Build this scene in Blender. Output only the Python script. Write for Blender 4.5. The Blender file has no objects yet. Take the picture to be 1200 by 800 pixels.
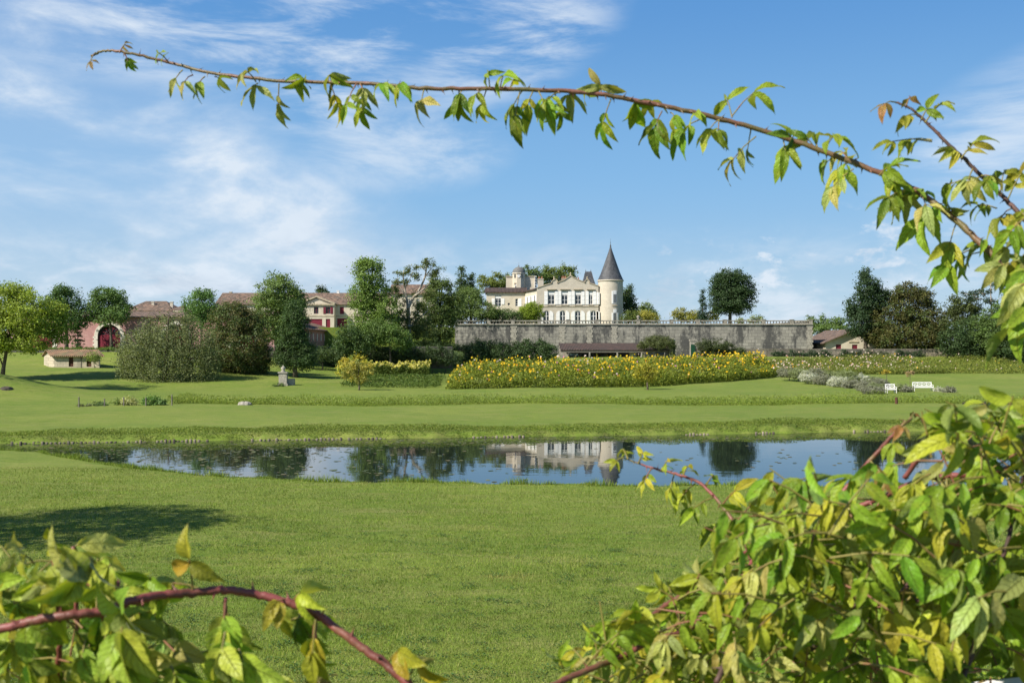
import bpy, bmesh, math, random
import numpy as np
from mathutils import Vector, Matrix, geometry

C = bpy.context.scene.collection
SC = bpy.context.scene
R = math.radians
# ------------------------------------------------------------------ camera, world, sun, exposure
F, HC, YH = 1167.0, 5.0, 405.0          # focal length in photo pixels, eye height, horizon row
cam_d = bpy.data.cameras.new('camera'); cam = bpy.data.objects.new('camera', cam_d); C.objects.link(cam)
cam.location = (0, 0, HC); cam.rotation_euler = (R(90), 0, 0)
cam_d.sensor_width = 36; cam_d.lens = 36 * F / 1200; cam_d.shift_y = 5 / 1200
cam_d.clip_start = 0.05; cam_d.clip_end = 9000
cam_d.dof.use_dof = True; cam_d.dof.focus_distance = 140; cam_d.dof.aperture_fstop = 15.0
SC.camera = cam

SUN_EL = R(42); TO_SUN_H = Vector((-0.84, -0.54)).normalized()
SUN_AZ = math.atan2(TO_SUN_H.x, TO_SUN_H.y)
to_sun = Vector((TO_SUN_H.x * math.cos(SUN_EL), TO_SUN_H.y * math.cos(SUN_EL), math.sin(SUN_EL)))
sl = bpy.data.lights.new('sun', 'SUN'); sun = bpy.data.objects.new('sun', sl); C.objects.link(sun)
sl.energy = 5.0; sl.angle = R(0.53); sl.color = (1.0, 0.93, 0.82)
sun.rotation_euler = (-to_sun).to_track_quat('-Z', 'Y').to_euler(); sun.location = (-60, -40, 80)

SC.view_settings.view_transform = 'Standard'; SC.view_settings.look = 'None'
SC.view_settings.gamma = 1.0; SC.view_settings.exposure = 0.66; SC.view_settings.use_curve_mapping = False
SC.render.engine = 'CYCLES'
SC.cycles.max_bounces = 8; SC.cycles.diffuse_bounces = 3; SC.cycles.glossy_bounces = 3
SC.cycles.transmission_bounces = 4; SC.cycles.transparent_max_bounces = 6
SC.cycles.use_denoising = True

class G:
    """small helper to write node graphs as expressions"""
    def __init__(s, tree): s.t = tree
    def n(s, typ, **kw):
        nd = s.t.nodes.new(typ)
        for k, v in kw.items(): setattr(nd, k, v)
        return nd
    def put(s, sock, v):
        if isinstance(v, bpy.types.NodeSocket): s.t.links.new(v, sock)
        elif v is not None: sock.default_value = v
    def m(s, op, a, b=None, c=None, clamp=False):
        nd = s.n('ShaderNodeMath', operation=op, use_clamp=clamp)
        for i, v in enumerate((a, b, c)):
            if v is not None: s.put(nd.inputs[i], v)
        return nd.outputs[0]
    def mix(s, f, a, b, blend='MIX'):
        nd = s.n('ShaderNodeMix', data_type='RGBA', blend_type=blend)
        s.put(nd.inputs[0], f); s.put(nd.inputs[6], a if isinstance(a, bpy.types.NodeSocket) else (*a, 1)); s.put(nd.inputs[7], b if isinstance(b, bpy.types.NodeSocket) else (*b, 1))
        return nd.outputs[2]
    def noise(s, vec, scale, detail=4, rough=.55, dist=0.0):
        nd = s.n('ShaderNodeTexNoise'); s.put(nd.inputs['Vector'], vec)
        nd.inputs['Scale'].default_value = scale; nd.inputs['Detail'].default_value = detail
        nd.inputs['Roughness'].default_value = rough; nd.inputs['Distortion'].default_value = dist
        return nd.outputs[0]
    def rng(s, v, a, b, c=0.0, d=1.0, smooth=True):
        nd = s.n('ShaderNodeMapRange'); nd.interpolation_type = 'SMOOTHSTEP' if smooth else 'LINEAR'
        s.put(nd.inputs[0], v); 
        for i, q in enumerate((a, b, c, d)): nd.inputs[i + 1].default_value = q
        return nd.outputs[0]
    def mapv(s, vec, scale=(1, 1, 1), rot=(0, 0, 0), loc=(0, 0, 0)):
        nd = s.n('ShaderNodeMapping'); s.put(nd.inputs[0], vec)
        nd.inputs[1].default_value = loc; nd.inputs[2].default_value = rot; nd.inputs[3].default_value = scale
        return nd.outputs[0]
    def comb(s, x, y, z=0.0):
        nd = s.n('ShaderNodeCombineXYZ'); s.put(nd.inputs[0], x); s.put(nd.inputs[1], y); s.put(nd.inputs[2], z); return nd.outputs[0]
    def sep(s, v):
        nd = s.n('ShaderNodeSeparateXYZ'); s.put(nd.inputs[0], v); return nd.outputs

W = bpy.data.worlds.new('World'); SC.world = W; W.use_nodes = True
wt = W.node_tree; wt.nodes.clear(); g = G(wt)
sky = g.n('ShaderNodeTexSky', sky_type='NISHITA'); sky.sun_disc = False
sky.sun_elevation = SUN_EL; sky.sun_rotation = SUN_AZ; sky.altitude = 50
sky.air_density = 1.0; sky.dust_density = 0.35; sky.ozone_density = 2.6
dirv = g.n('ShaderNodeTexCoord').outputs['Generated']
dx, dy, dz = g.sep(dirv)
def dpx(px, py):
    L = math.sqrt((px - 600) ** 2 + F * F + (YH - py) ** 2); return (px - 600) / L, (YH - py) / L
def ell(px, py, rx, ry, rot=0.0):
    a, b = dpx(px, py); u = g.m('SUBTRACT', dx, a); v = g.m('SUBTRACT', dz, b)
    c, s_ = math.cos(rot), math.sin(rot)
    uu = g.m('ADD', g.m('MULTIPLY', u, c), g.m('MULTIPLY', v, s_)); vv = g.m('SUBTRACT', g.m('MULTIPLY', v, c), g.m('MULTIPLY', u, s_))
    q = g.m('ADD', g.m('POWER', g.m('ABSOLUTE', g.m('DIVIDE', uu, rx / F)), 2.0), g.m('POWER', g.m('ABSOLUTE', g.m('DIVIDE', vv, ry / F)), 2.0))
    return g.rng(q, 1.0, 0.0)
flat = g.comb(dx, g.m('MULTIPLY', dz, 1.0), g.m('MULTIPLY', dy, .15))
def streak(rot, sx, sy, scale, lo, hi, dist=.6, detail=8, rough=.6, loc=(0, 0, 0)):
    return g.rng(g.noise(g.mapv(flat, scale=(sx, sy, 1), rot=(0, 0, rot), loc=loc), scale, detail, rough, dist), lo, hi)
def add(*a):
    r = a[0]
    for q in a[1:]: r = g.m('ADD', r, q)
    return r
mul = lambda *a: (a[0] if len(a) == 1 else g.m('MULTIPLY', a[0], mul(*a[1:])))
soft = streak(R(20), 1, 2.0, 4.0, .36, .66, .25, detail=10, rough=.58, loc=(3.1, 1.7, 0))
fine = streak(R(-30), 1, 4.5, 7.0, .40, .70, .3, detail=10, rough=.62, loc=(1.3, 0.4, 0))
wisp = streak(R(22), 1, 2.6, 8.0, .36, .68, .3, detail=10, rough=.64, loc=(5.3, 2.4, 0))
lump = g.rng(g.noise(g.mapv(flat, scale=(1, 2.2, 1), loc=(0.7, 2.2, 0)), 16, 7, .6, .3), .42, .72)
lump2 = g.rng(g.noise(g.mapv(flat, scale=(1, 1.7, 1), loc=(4.7, 1.2, 0)), 30, 7, .6, .2), .52, .70)
left = g.m('MAXIMUM', g.m('MAXIMUM', ell(60, 140, 330, 150, R(-20)), ell(220, 225, 330, 95, R(-14))), ell(60, 275, 320, 80, R(-8)))
haze_l = mul(left, g.m('ADD', 0.16, g.m('MULTIPLY', g.m('MULTIPLY', soft, g.m('ADD', .50, g.m('MULTIPLY', wisp, .95))), 1.05)))
str_l = mul(g.m('MAXIMUM', g.m('MAXIMUM', ell(585, 50, 170, 75, R(20)), ell(395, 85, 110, 80, R(40))), ell(330, 35, 330, 75, R(5))), g.m('MULTIPLY', fine, .85))
mid_l = mul(ell(480, 175, 140, 60, R(4)), g.m('ADD', .06, g.m('MULTIPLY', wisp, .62)))
right = mul(ell(1230, 150, 190, 95, R(22)), g.m('ADD', .12, g.m('MULTIPLY', fine, .6)))
band = g.rng(dz, dpx(600, 375)[1], dpx(600, 250)[1], 1.0, 0.0)
low = mul(band, g.m('ADD', .14, g.m('MULTIPLY', lump, .90)))
puff = mul(g.m('MAXIMUM', ell(880, 310, 150, 50), ell(1020, 290, 130, 55)), g.m('MULTIPLY', lump2, .8))
dens = g.m('MINIMUM', add(haze_l, str_l, mid_l, right, low, puff), .93)
grey = mul(g.rng(dz, dpx(600, 385)[1], dpx(600, 230)[1], 1.0, 0.0), g.rng(g.noise(g.mapv(flat, scale=(1, 2.0, 1), loc=(2.7, 5.2, 0)), 12, 6, .6, .3), .42, .66))
ccol = g.mix(g.m('MULTIPLY', grey, .75), (6.0, 6.7, 7.5), (3.3, 4.2, 5.4))
hs = g.n('ShaderNodeHueSaturation'); hs.inputs['Saturation'].default_value = 1.12; hs.inputs['Value'].default_value = 1.0
g.put(hs.inputs['Color'], sky.outputs[0])
k_ = 1 / (1.56 * .08)
lo_c = g.mix(g.rng(dz, dpx(600, 395)[1], dpx(600, 190)[1]), tuple(k_ * v for v in (.40, .59, .77)), tuple(k_ * v for v in (.235, .485, .80)))
lo_c = g.mix(g.rng(dz, dpx(600, 240)[1], dpx(600, -40)[1]), lo_c, tuple(k_ * v for v in (.105, .315, .69)))
base_ = g.mix(g.rng(dz, .34, .75, .85, 0.0), hs.outputs[0], lo_c)
final = g.mix(dens, base_, ccol)
bg = g.n('ShaderNodeBackground'); bg.inputs[1].default_value = 0.08; g.put(bg.inputs[0], final)
g.put(g.n('ShaderNodeOutputWorld').inputs[0], bg.outputs[0])

# ------------------------------------------------------------------ helpers
def X(px, D): return (px - 600) / F * D
def Z(py, D): return HC - (py - YH) / F * D
def P(px, py, D): return Vector((X(px, D), D, Z(py, D)))
def sst(v, a, b):
    t = min(1, max(0, (v - a) / (b - a))); return t * t * (3 - 2 * t)
def tag(o, label=None, cat=None, group=None, kind=None):
    if label: o['label'] = label
    if cat: o['category'] = cat
    if group: o['group'] = group
    if kind: o['kind'] = kind
    return o
ORG = {}
def thing(name, label, cat, loc, group=None):
    o = bpy.data.objects.new(name, None); C.objects.link(o); o.location = loc; o.empty_display_size = .3
    ORG[o.name] = Vector(loc); return tag(o, label, cat, group)
def link(name, me, parent=None, loc=None):
    o = bpy.data.objects.new(name, me); C.objects.link(o)
    if parent is not None: o.parent = parent; ORG[o.name] = ORG[parent.name]
    else: o.location = loc; ORG[o.name] = Vector(loc)
    return o
class MB:
    """collects shapes in world coordinates, builds ONE mesh object"""
    def __init__(s): s.v = []; s.f = []; s.mi = []; s.cur = 0
    def quad(s, *pts):
        i = len(s.v); s.v += [tuple(p) for p in pts]; s.f.append(tuple(range(i, i + len(pts)))); s.mi.append(s.cur)
    def box(s, a, b):
        x0, x1 = sorted((a[0], b[0])); y0, y1 = sorted((a[1], b[1])); z0, z1 = sorted((a[2], b[2]))
        i = len(s.v)
        s.v += [(x0, y0, z0), (x1, y0, z0), (x1, y1, z0), (x0, y1, z0), (x0, y0, z1), (x1, y0, z1), (x1, y1, z1), (x0, y1, z1)]
        for q in ((0, 3, 2, 1), (4, 5, 6, 7), (0, 1, 5, 4), (1, 2, 6, 5), (2, 3, 7, 6), (3, 0, 4, 7)):
            s.f.append(tuple(i + k for k in q)); s.mi.append(s.cur)
    def tube(s, pts, rads, seg=8, cap=True):
        pts = [Vector(p) for p in pts]; i0 = len(s.v); n = len(pts)
        ref = Vector((0.31, 0.22, 0.9)).normalized()
        for k, p in enumerate(pts):
            t = (pts[min(n - 1, k + 1)] - pts[max(0, k - 1)])
            t = t.normalized() if t.length > 1e-9 else Vector((0, 0, 1))
            if abs(t.dot(ref)) > .97: ref = Vector((1, 0.1, 0.05)).normalized()
            a = t.cross(ref).normalized(); b = t.cross(a)
            r = rads[k] if hasattr(rads, '__len__') else rads
            for j in range(seg):
                th = 2 * math.pi * j / seg; s.v.append(tuple(p + (a * math.cos(th) + b * math.sin(th)) * r))
        for k in range(n - 1):
            for j in range(seg):
                a = i0 + k * seg + j; b = i0 + k * seg + (j + 1) % seg
                s.f.append((a, b, b + seg, a + seg)); s.mi.append(s.cur)
        if cap:
            s.f.append(tuple(i0 + j for j in range(seg))[::-1]); s.mi.append(s.cur)
            s.f.append(tuple(i0 + (n - 1) * seg + j for j in range(seg))); s.mi.append(s.cur)
    def lathe(s, c, prof, seg=16, a0=0.0, a1=2 * math.pi):
        i0 = len(s.v); full = abs(a1 - a0 - 2 * math.pi) < 1e-6; m = seg if full else seg + 1
        for r, z in prof:
            for j in range(m):
                th = a0 + (a1 - a0) * j / seg; s.v.append((c[0] + r * math.cos(th), c[1] + r * math.sin(th), c[2] + z))
        for k in range(len(prof) - 1):
            for j in range(seg):
                a = i0 + k * m + j; b = i0 + k * m + (j + 1) % m
                s.f.append((a, b, b + m, a + m)); s.mi.append(s.cur)
    def prism(s, poly, y0, y1, holes=(), back=True, cap=True):
        """polygon (x,z) with holes, from y0 (front) to y1: front face, outer sides, reveals"""
        loops = [[Vector((p[0], p[1], 0)) for p in poly]] + [[Vector((p[0], p[1], 0)) for p in h] for h in holes]
        flat = [q for l in loops for q in l]
        tris = geometry.tessellate_polygon(loops)
        for yy, on in ((y0, cap), (y1, back)):
            if not on: continue
            i = len(s.v); s.v += [(q.x, yy, q.y) for q in flat]
            for t in tris:
                a, b, c = (flat[k] for k in t)
                ccw = (b.x - a.x) * (c.y - a.y) - (b.y - a.y) * (c.x - a.x) > 0
                tt = t if ccw == (yy == y0) else t[::-1]
                s.f.append(tuple(i + k for k in tt)); s.mi.append(s.cur)
        for l in loops:
            for k in range(len(l)):
                p, q = l[k], l[(k + 1) % len(l)]
                s.quad((p.x, y0, p.y), (p.x, y1, p.y), (q.x, y1, q.y), (q.x, y0, q.y))
    def xform(s, M, start=0):
        s.v[start:] = [tuple(M @ Vector(p)) for p in s.v[start:]]
    def build(s, name, mat, parent=None, loc=None, smooth=False):
        if parent is None and loc is None:
            a = np.array(s.v); loc = ((a[:, 0].min() + a[:, 0].max()) / 2, (a[:, 1].min() + a[:, 1].max()) / 2, a[:, 2].min())
        o = ORG[parent.name] if parent is not None else Vector(loc)
        me = bpy.data.meshes.new(name); me.from_pydata([(p[0] - o.x, p[1] - o.y, p[2] - o.z) for p in s.v], [], s.f)
        for m_ in (mat if isinstance(mat, (list, tuple)) else [mat]): me.materials.append(m_)
        me.polygons.foreach_set('material_index', s.mi)
        if smooth: me.polygons.foreach_set('use_smooth', [True] * len(s.f))
        me.update(); return link(name, me, parent, loc)
def rect(x0, z0, x1, z1): return [(x0, z0), (x1, z0), (x1, z1), (x0, z1)]
def arch(x0, z0, x1, zs, n=10, rise=None):
    """opening with a round head: sill z0, springing zs"""
    r = (x1 - x0) / 2; c = (x0 + x1) / 2; h = r if rise is None else rise
    return [(x0, z0), (x1, z0)] + [(c + r * math.cos(math.pi * k / n), zs + h * math.sin(math.pi * k / n)) for k in range(n + 1)]
def catmull(pts, n=8):
    pts = [Vector(p) for p in pts]; Q = [pts[0] * 2 - pts[1]] + pts + [pts[-1] * 2 - pts[-2]]; out = []
    for i in range(1, len(Q) - 2):
        a, b, c, d = Q[i - 1:i + 3]
        for k in range(n):
            t = k / n; out.append(.5 * ((2 * b) + (c - a) * t + (2 * a - 5 * b + 4 * c - d) * t * t + (3 * b - a - 3 * c + d) * t ** 3))
    out.append(pts[-1]); return out

def npmesh(name, verts, nper, mat, parent=None, loc=None, col=None, smooth=False, extra=None):
    """verts (N*nper,3): N faces of nper vertices each, colour per face"""
    o = ORG[parent.name] if parent is not None else Vector(loc)
    v = np.asarray(verts, dtype=np.float32).reshape(-1, 3) - np.array(o, dtype=np.float32)
    nv = len(v); nf = nv // nper
    me = bpy.data.meshes.new(name); me.vertices.add(nv); me.vertices.foreach_set('co', v.ravel())
    me.loops.add(nv); me.loops.foreach_set('vertex_index', np.arange(nv, dtype=np.int32))
    me.polygons.add(nf); me.polygons.foreach_set('loop_start', np.arange(0, nv, nper, dtype=np.int32))
    if col is not None:
        at = me.color_attributes.new('Col', 'FLOAT_COLOR', 'POINT')
        cc = np.ones((nv, 4), dtype=np.float32); cc[:, :3] = np.repeat(np.asarray(col, dtype=np.float32), nper, axis=0)
        at.data.foreach_set('color', cc.ravel())
    me.materials.append(mat); me.update(calc_edges=True); me.validate()
    return link(name, me, parent, loc)

# ------------------------------------------------------------------ materials
def newmat(name):
    m = bpy.data.materials.new(name); m.use_nodes = True; t = m.node_tree; t.nodes.clear(); gg = G(t)
    b = gg.n('ShaderNodeBsdfPrincipled'); o = gg.n('ShaderNodeOutputMaterial'); gg.put(o.inputs[0], b.outputs[0])
    return m, gg, b, o
def pmat(name, c1, c2=None, scale=3.0, rough=.85, bump=.0, c3=None, scale3=.6, lo=.35, hi=.65, lo3=.5, hi3=.7, stretch=(1, 1, 1), spec=.3, metal=0.0, bscale=None):
    m, q, b, o = newmat(name); tc = q.n('ShaderNodeTexCoord').outputs['Object']; v = q.mapv(tc, scale=stretch)
    n1 = q.noise(v, scale, 6, .6)
    col = q.mix(q.rng(n1, lo, hi), c1, c2) if c2 else None
    if c3: col = q.mix(q.rng(q.noise(v, scale3, 5, .65, .4), lo3, hi3), col if col else c1, c3)
    q.put(b.inputs['Base Color'], col if col else (*c1, 1)); b.inputs['Roughness'].default_value = rough
    b.inputs['Specular IOR Level'].default_value = spec; b.inputs['Metallic'].default_value = metal
    if bump:
        bn = q.n('ShaderNodeBump'); bn.inputs['Strength'].default_value = bump; bn.inputs['Distance'].default_value = .1
        q.put(bn.inputs['Height'], q.noise(v, bscale or scale * 3, 4, .6)); q.put(b.inputs['Normal'], bn.outputs[0])
    return m
def leafmat(name, trans=.35, rough=.55, spec=.25, tint=(1.25, 1.2, .6)):
    m, q, b, o = newmat(name); a = q.n('ShaderNodeAttribute', attribute_name='Col').outputs['Color']
    q.put(b.inputs['Base Color'], a); b.inputs['Roughness'].default_value = rough; b.inputs['Specular IOR Level'].default_value = spec
    tr = q.n('ShaderNodeBsdfTranslucent'); q.put(tr.inputs[0], q.mix(1.0, a, tint, 'MULTIPLY'))
    mx = q.n('ShaderNodeMixShader'); mx.inputs[0].default_value = trans
    q.put(mx.inputs[1], b.outputs[0]); q.put(mx.inputs[2], tr.outputs[0]); q.put(o.inputs[0], mx.outputs[0]); return m
def stone_blocks(name, c1, c2, mortar, bw, bh, stain=None, stain_amt=.8, rough=.9, bump=.25, ms=.03, lo=.48, hi=.62):
    m, q, b, o = newmat(name); tc = q.n('ShaderNodeTexCoord').outputs['Object']; x, y, z = q.sep(tc)
    xy = q.comb(q.m('ADD', x, y), z, 0.0)
    br = q.n('ShaderNodeTexBrick'); q.put(br.inputs['Vector'], xy)
    br.inputs['Color1'].default_value = (*c1, 1); br.inputs['Color2'].default_value = (*c2, 1); br.inputs['Mortar'].default_value = (*mortar, 1)
    br.inputs['Scale'].default_value = 1.0; br.inputs['Mortar Size'].default_value = ms; br.inputs['Brick Width'].default_value = bw; br.inputs['Row Height'].default_value = bh
    br.inputs['Bias'].default_value = -.2
    col = q.mix(q.m('MULTIPLY', q.rng(q.noise(tc, 1.7, 6, .7), .35, .7), .5), br.outputs[0], tuple(k * .72 for k in c1))
    if stain:
        st = q.noise(q.mapv(tc, scale=(1, 1, .45)), .33, 9, .72, .5)
        st2 = q.m('ADD', q.m('MULTIPLY', q.noise(tc, 2.2, 8, .75, .2), .55), q.m('MULTIPLY', q.noise(q.mapv(tc, scale=(1, 1, .10)), 1.6, 6, .7, .1), .45))
        f = q.m('MULTIPLY', q.rng(q.m('ADD', q.m('MULTIPLY', st, .6), q.m('MULTIPLY', st2, .4)), lo, hi), stain_amt)
        col = q.mix(f, col, stain)
    q.put(b.inputs['Base Color'], col); b.inputs['Roughness'].default_value = rough; b.inputs['Specular IOR Level'].default_value = .2
    bn = q.n('ShaderNodeBump'); bn.inputs['Strength'].default_value = bump; bn.inputs['Distance'].default_value = .06
    q.put(bn.inputs['Height'], q.m('ADD', br.outputs['Fac'], q.noise(tc, 6, 4, .6))); bn.invert = True; q.put(b.inputs['Normal'], bn.outputs[0]); return m
def tile_roof(name, c1, c2, c3, run='x', pitch=.28):
    """canal tiles: ridges running down the slope, courses and weathering"""
    m, q, b, o = newmat(name); tc = q.n('ShaderNodeTexCoord').outputs['Object']; x, y, z = q.sep(tc)
    s = x if run == 'x' else y; across = y if run == 'x' else x
    w = q.m('SINE', q.m('MULTIPLY', s, 2 * math.pi / pitch)); 
    cell = q.n('ShaderNodeTexVoronoi'); q.put(cell.inputs['Vector'], q.mapv(tc, scale=(2.2, 2.2, 2.2) if run == 'x' else (2.2, 2.2, 2.2))); cell.inputs['Scale'].default_value = 1.0
    cr = q.sep(cell.outputs['Color'])[0]
    col = q.mix(q.rng(q.m('ADD', q.m('MULTIPLY', cr, .6), q.m('MULTIPLY', q.noise(q.mapv(tc, scale=(3, .6, .6) if run == 'x' else (.6, 3, .6)), 1.3, 5, .7), .55)), .3, .8), c1, c2); col = q.mix(q.rng(q.noise(tc, .8, 7, .7, .3), .45, .68), col, c3)
    q.put(b.inputs['Base Color'], col); b.inputs['Roughness'].default_value = .9; b.inputs['Specular IOR Level'].default_value = .2
    bn = q.n('ShaderNodeBump'); bn.inputs['Strength'].default_value = .6; bn.inputs['Distance'].default_value = .08
    q.put(bn.inputs['Height'], q.m('ADD', w, q.m('MULTIPLY', cr, .6))); q.put(b.inputs['Normal'], bn.outputs[0]); return m

M = {}
M['leaf'] = leafmat('tree_leaf')
M['blade'] = leafmat('grass_blade', trans=.3, rough=.6, spec=.2)
M['bark'] = pmat('bark', (.15, .12, .09), (.07, .055, .04), 5, .95, .5, stretch=(1, 1, .3))
M['pale_bark'] = pmat('pale_bark', (.42, .37, .30), (.22, .19, .15), 4, .9, .4, stretch=(1, 1, .4))
M['cream'] = stone_blocks('cream_limestone', (.55, .495, .40), (.48, .43, .345), (.42, .37, .29), .9, .45, stain=(.26, .23, .18), stain_amt=.55, ms=.012, lo=.5, hi=.68, bump=.1)
M['cream2'] = pmat('cream_render', (.57, .51, .405), (.50, .445, .345), 1.0, .9, .1, c3=(.40, .35, .26), scale3=.3, lo3=.52, hi3=.75)
M['trim'] = pmat('limestone_trim', (.50, .43, .30), (.34, .29, .21), 2, .9, .15)
M['white'] = pmat('white_paint', (.80, .79, .76), (.74, .73, .70), 3, .6)
M['glass'] = pmat('window_glass', (.02, .026, .032), (.045, .055, .065), .9, .12, spec=.5)
M['slate'] = pmat('slate', (.075, .078, .085), (.045, .047, .052), 3, .6, .3, c3=(.13, .135, .13), scale3=.5, lo3=.52, hi3=.75, stretch=(1, 1, .5))
M['red'] = pmat('wine_red_paint', (.20, .020, .040), (.16, .017, .034), 2, .55)
M['maroon'] = pmat('maroon_paint', (.16, .02, .04), (.13, .018, .03), 2, .6)
M['pink'] = pmat('pink_render', (.50, .285, .275), (.43, .235, .225), 1.2, .95, .15, c3=(.56, .40, .37), scale3=.4, lo3=.5, hi3=.8)
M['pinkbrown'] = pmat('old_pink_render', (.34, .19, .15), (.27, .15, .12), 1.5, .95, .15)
M['tiles_x'] = tile_roof('canal_tiles', (.25, .165, .12), (.11, .08, .062), (.13, .11, .09), 'x')
M['tiles_y'] = tile_roof('canal_tiles_side', (.27, .17, .115), (.13, .08, .06), (.14, .11, .085), 'y')
M['tiles_dark'] = tile_roof('aged_tiles', (.10, .065, .055), (.06, .045, .04), (.055, .05, .045), 'x')
M['terrace'] = stone_blocks('terrace_ashlar', (.33, .31, .265), (.195, .185, .16), (.13, .12, .105), 1.15, .58, stain=(.05, .05, .05), stain_amt=.85, ms=.035, lo=.46, hi=.55)
M['rubble'] = stone_blocks('rubble_wall', (.30, .26, .20), (.22, .19, .145), (.13, .115, .09), .5, .28, stain=(.07, .065, .05), stain_amt=.7)
M['hutstone'] = stone_blocks('hut_stone', (.50, .44, .33), (.42, .37, .28), (.28, .24, .18), .8, .4, stain=(.2, .19, .14), stain_amt=.5)
M['greywall'] = pmat('grey_wall', (.13, .12, .11), (.08, .075, .07), 1.5, .95, .2)
M['brownwood'] = pmat('brown_wood', (.10, .045, .028), (.07, .03, .02), 4, .8, .2, stretch=(3, 3, .4))
M['greywood'] = pmat('grey_wood', (.20, .18, .15), (.12, .105, .09), 6, .9, .3, stretch=(2, 2, .4))
M['palestone'] = pmat('pale_stone', (.40, .37, .31), (.25, .23, .19), 5, .9, .3, c3=(.12, .12, .10), scale3=2)
M['gravel'] = pmat('gravel', (.46, .40, .31), (.38, .33, .25), 9, .95, .2)
M['greenpaint'] = pmat('dark_green_paint', (.01, .07, .035), (.012, .055, .03), 2, .5)
# ------------------------------------------------------------------ terrain
rs = np.random.RandomState(7)
def arr_sst(v, a, b):
    t = np.clip((v - a) / (b - a), 0, 1); return t * t * (3 - 2 * t)
# pond outline (x, y), measured on the lawn plane
def shore(px, py, h): return ((px - 600) / F * (h * F / (py - YH)), h * F / (py - YH))
near_pts = [shore(-260, 531, 5.05), shore(-60, 527, 5.05), shore(60, 530, 5.05), shore(118, 541, 5.1), shore(180, 549, 5.1), shore(250, 556, 5.1), shore(360, 563.5, 5.1), shore(500, 566, 5.1), shore(700, 568, 5.1), shore(900, 570, 5.1), shore(1200, 572, 5.1), shore(1500, 574, 5.1)]
far_pts = [shore(1500, 500, 5.3), shore(1200, 503, 5.3), shore(1000, 505, 5.3), shore(800, 508.5, 5.3), shore(600, 511, 5.3), shore(400, 513.5, 5.3), shore(200, 516, 5.3), shore(0, 519, 5.3), shore(-260, 522, 5.3)]
POND = np.array(near_pts + far_pts)
def pond_dist(x, y):
    """signed distance: negative inside the pond"""
    x = np.asarray(x, float); y = np.asarray(y, float); d = np.full(x.shape, 1e9); ins = np.zeros(x.shape, bool); n = len(POND)
    for i in range(n):
        a, b = POND[i], POND[(i + 1) % n]; e = b - a
        t = np.clip(((x - a[0]) * e[0] + (y - a[1]) * e[1]) / (e @ e), 0, 1)
        d = np.minimum(d, np.hypot(x - a[0] - t * e[0], y - a[1] - t * e[1]))
        c = ((a[1] > y) != (b[1] > y)) & (x < (b[0] - a[0]) * (y - a[1]) / (b[1] - a[1] + 1e-12) + a[0]); ins ^= c
    wob = .22 * np.sin(x * 1.3 + y) + .16 * np.sin(x * 2.9 - y * 1.7) + .1 * np.sin(x * 5.3)
    return np.where(ins, -d, d) + wob * .55
def terr(x, y):
    x = np.asarray(x, float); y = np.asarray(y, float)
    L = 2.0 * arr_sst(y, 112, 138) + 2.5 * arr_sst(y, 140, 158) + 3.4 * arr_sst(y, 166, 212)
    Rr = .8 * arr_sst(y, 115, 150) + 2.2 * arr_sst(y, 152, 176) + 1.2 * arr_sst(y, 190, 260)
    w = arr_sst(x, -48, -14)
    z = L * (1 - w) + Rr * w
    z = z + 2.3 * np.exp(-(((x + 56) / 7.5) ** 2 + ((y - 104) / 6.5) ** 2))
    z = z + .10 * np.sin(x * .21 + 1) * np.sin(y * .17) * arr_sst(y, 16, 30) + .03 * np.sin(x * .9 + y * .3) * np.sin(y * .7 - x * .2)
    # bank the camera stands on
    z = z + 3.3 * (1 - arr_sst(y, 3.6, 12.5))
    # ditch
    z = z - .55 * np.exp(-((y - 86.5 - .02 * x) / 1.1) ** 4) * arr_sst(x, -29, -25)
    d = pond_dist(x, y)
    z = np.where(d < 3.0, z - .95 * (1 - arr_sst(d, -.8, .6)), z)
    return z
ys = np.concatenate([np.linspace(-40, 0, 9), np.arange(1, 14, .8), np.arange(14, 33, .5), np.arange(33, 48, .22), np.arange(48, 56, .4), np.arange(56, 64, .18), np.arange(64, 84, .7), np.arange(84, 90, .25), np.arange(90, 215, 1.0), np.geomspace(215, 6000, 40)])
us = np.concatenate([np.linspace(-3.4, -1.05, 16), np.linspace(-1, 1, 360), np.linspace(1.05, 3.4, 16)])
gy = np.repeat(ys[:, None], len(us), 1); gx = us[None, :] * (14 + .56 * np.clip(ys, 0, None))[:, None]
gz = terr(gx, gy)
vv = np.stack([gx, gy, gz], -1).reshape(-1, 3); nr, nc = gx.shape
idx = np.arange(nr * nc).reshape(nr, nc)
ff = np.stack([idx[:-1, :-1], idx[:-1, 1:], idx[1:, 1:], idx[1:, :-1]], -1).reshape(-1, 4)
m, q, b, o = newmat('lawn'); tc = q.n('ShaderNodeNewGeometry').outputs['Position']
big = q.noise(tc, .09, 5, .6, .4); midn = q.noise(q.mapv(tc, scale=(.7, 1.6, 1)), .55, 6, .65, .5); fin = q.noise(tc, 9, 5, .7); fin2 = q.noise(tc, 42, 3, .7)
col = q.mix(q.rng(midn, .32, .68), (.155, .225, .028), (.108, .178, .022))
col = q.mix(q.m('MULTIPLY', q.rng(big, .40, .68), .75), col, (.225, .265, .050))
col = q.mix(q.m('MULTIPLY', q.rng(q.noise(q.mapv(tc, scale=(.22, 1.3, 1)), .8, 6, .75, .3), .48, .70), .75), col, (.28, .26, .095))
col = q.mix(q.m('MULTIPLY', q.rng(fin, .3, .7), .6), col, (.075, .125, .016))
col = q.mix(q.m('MULTIPLY', q.rng(fin2, .45, .75), .35), col, (.27, .30, .07))
col = q.mix(q.m('MULTIPLY', q.rng(q.noise(q.mapv(tc, scale=(.45, 1.0, 1)), 2.3, 6, .75, .2), .42, .68), .42), col, (.245, .235, .075))
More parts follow.
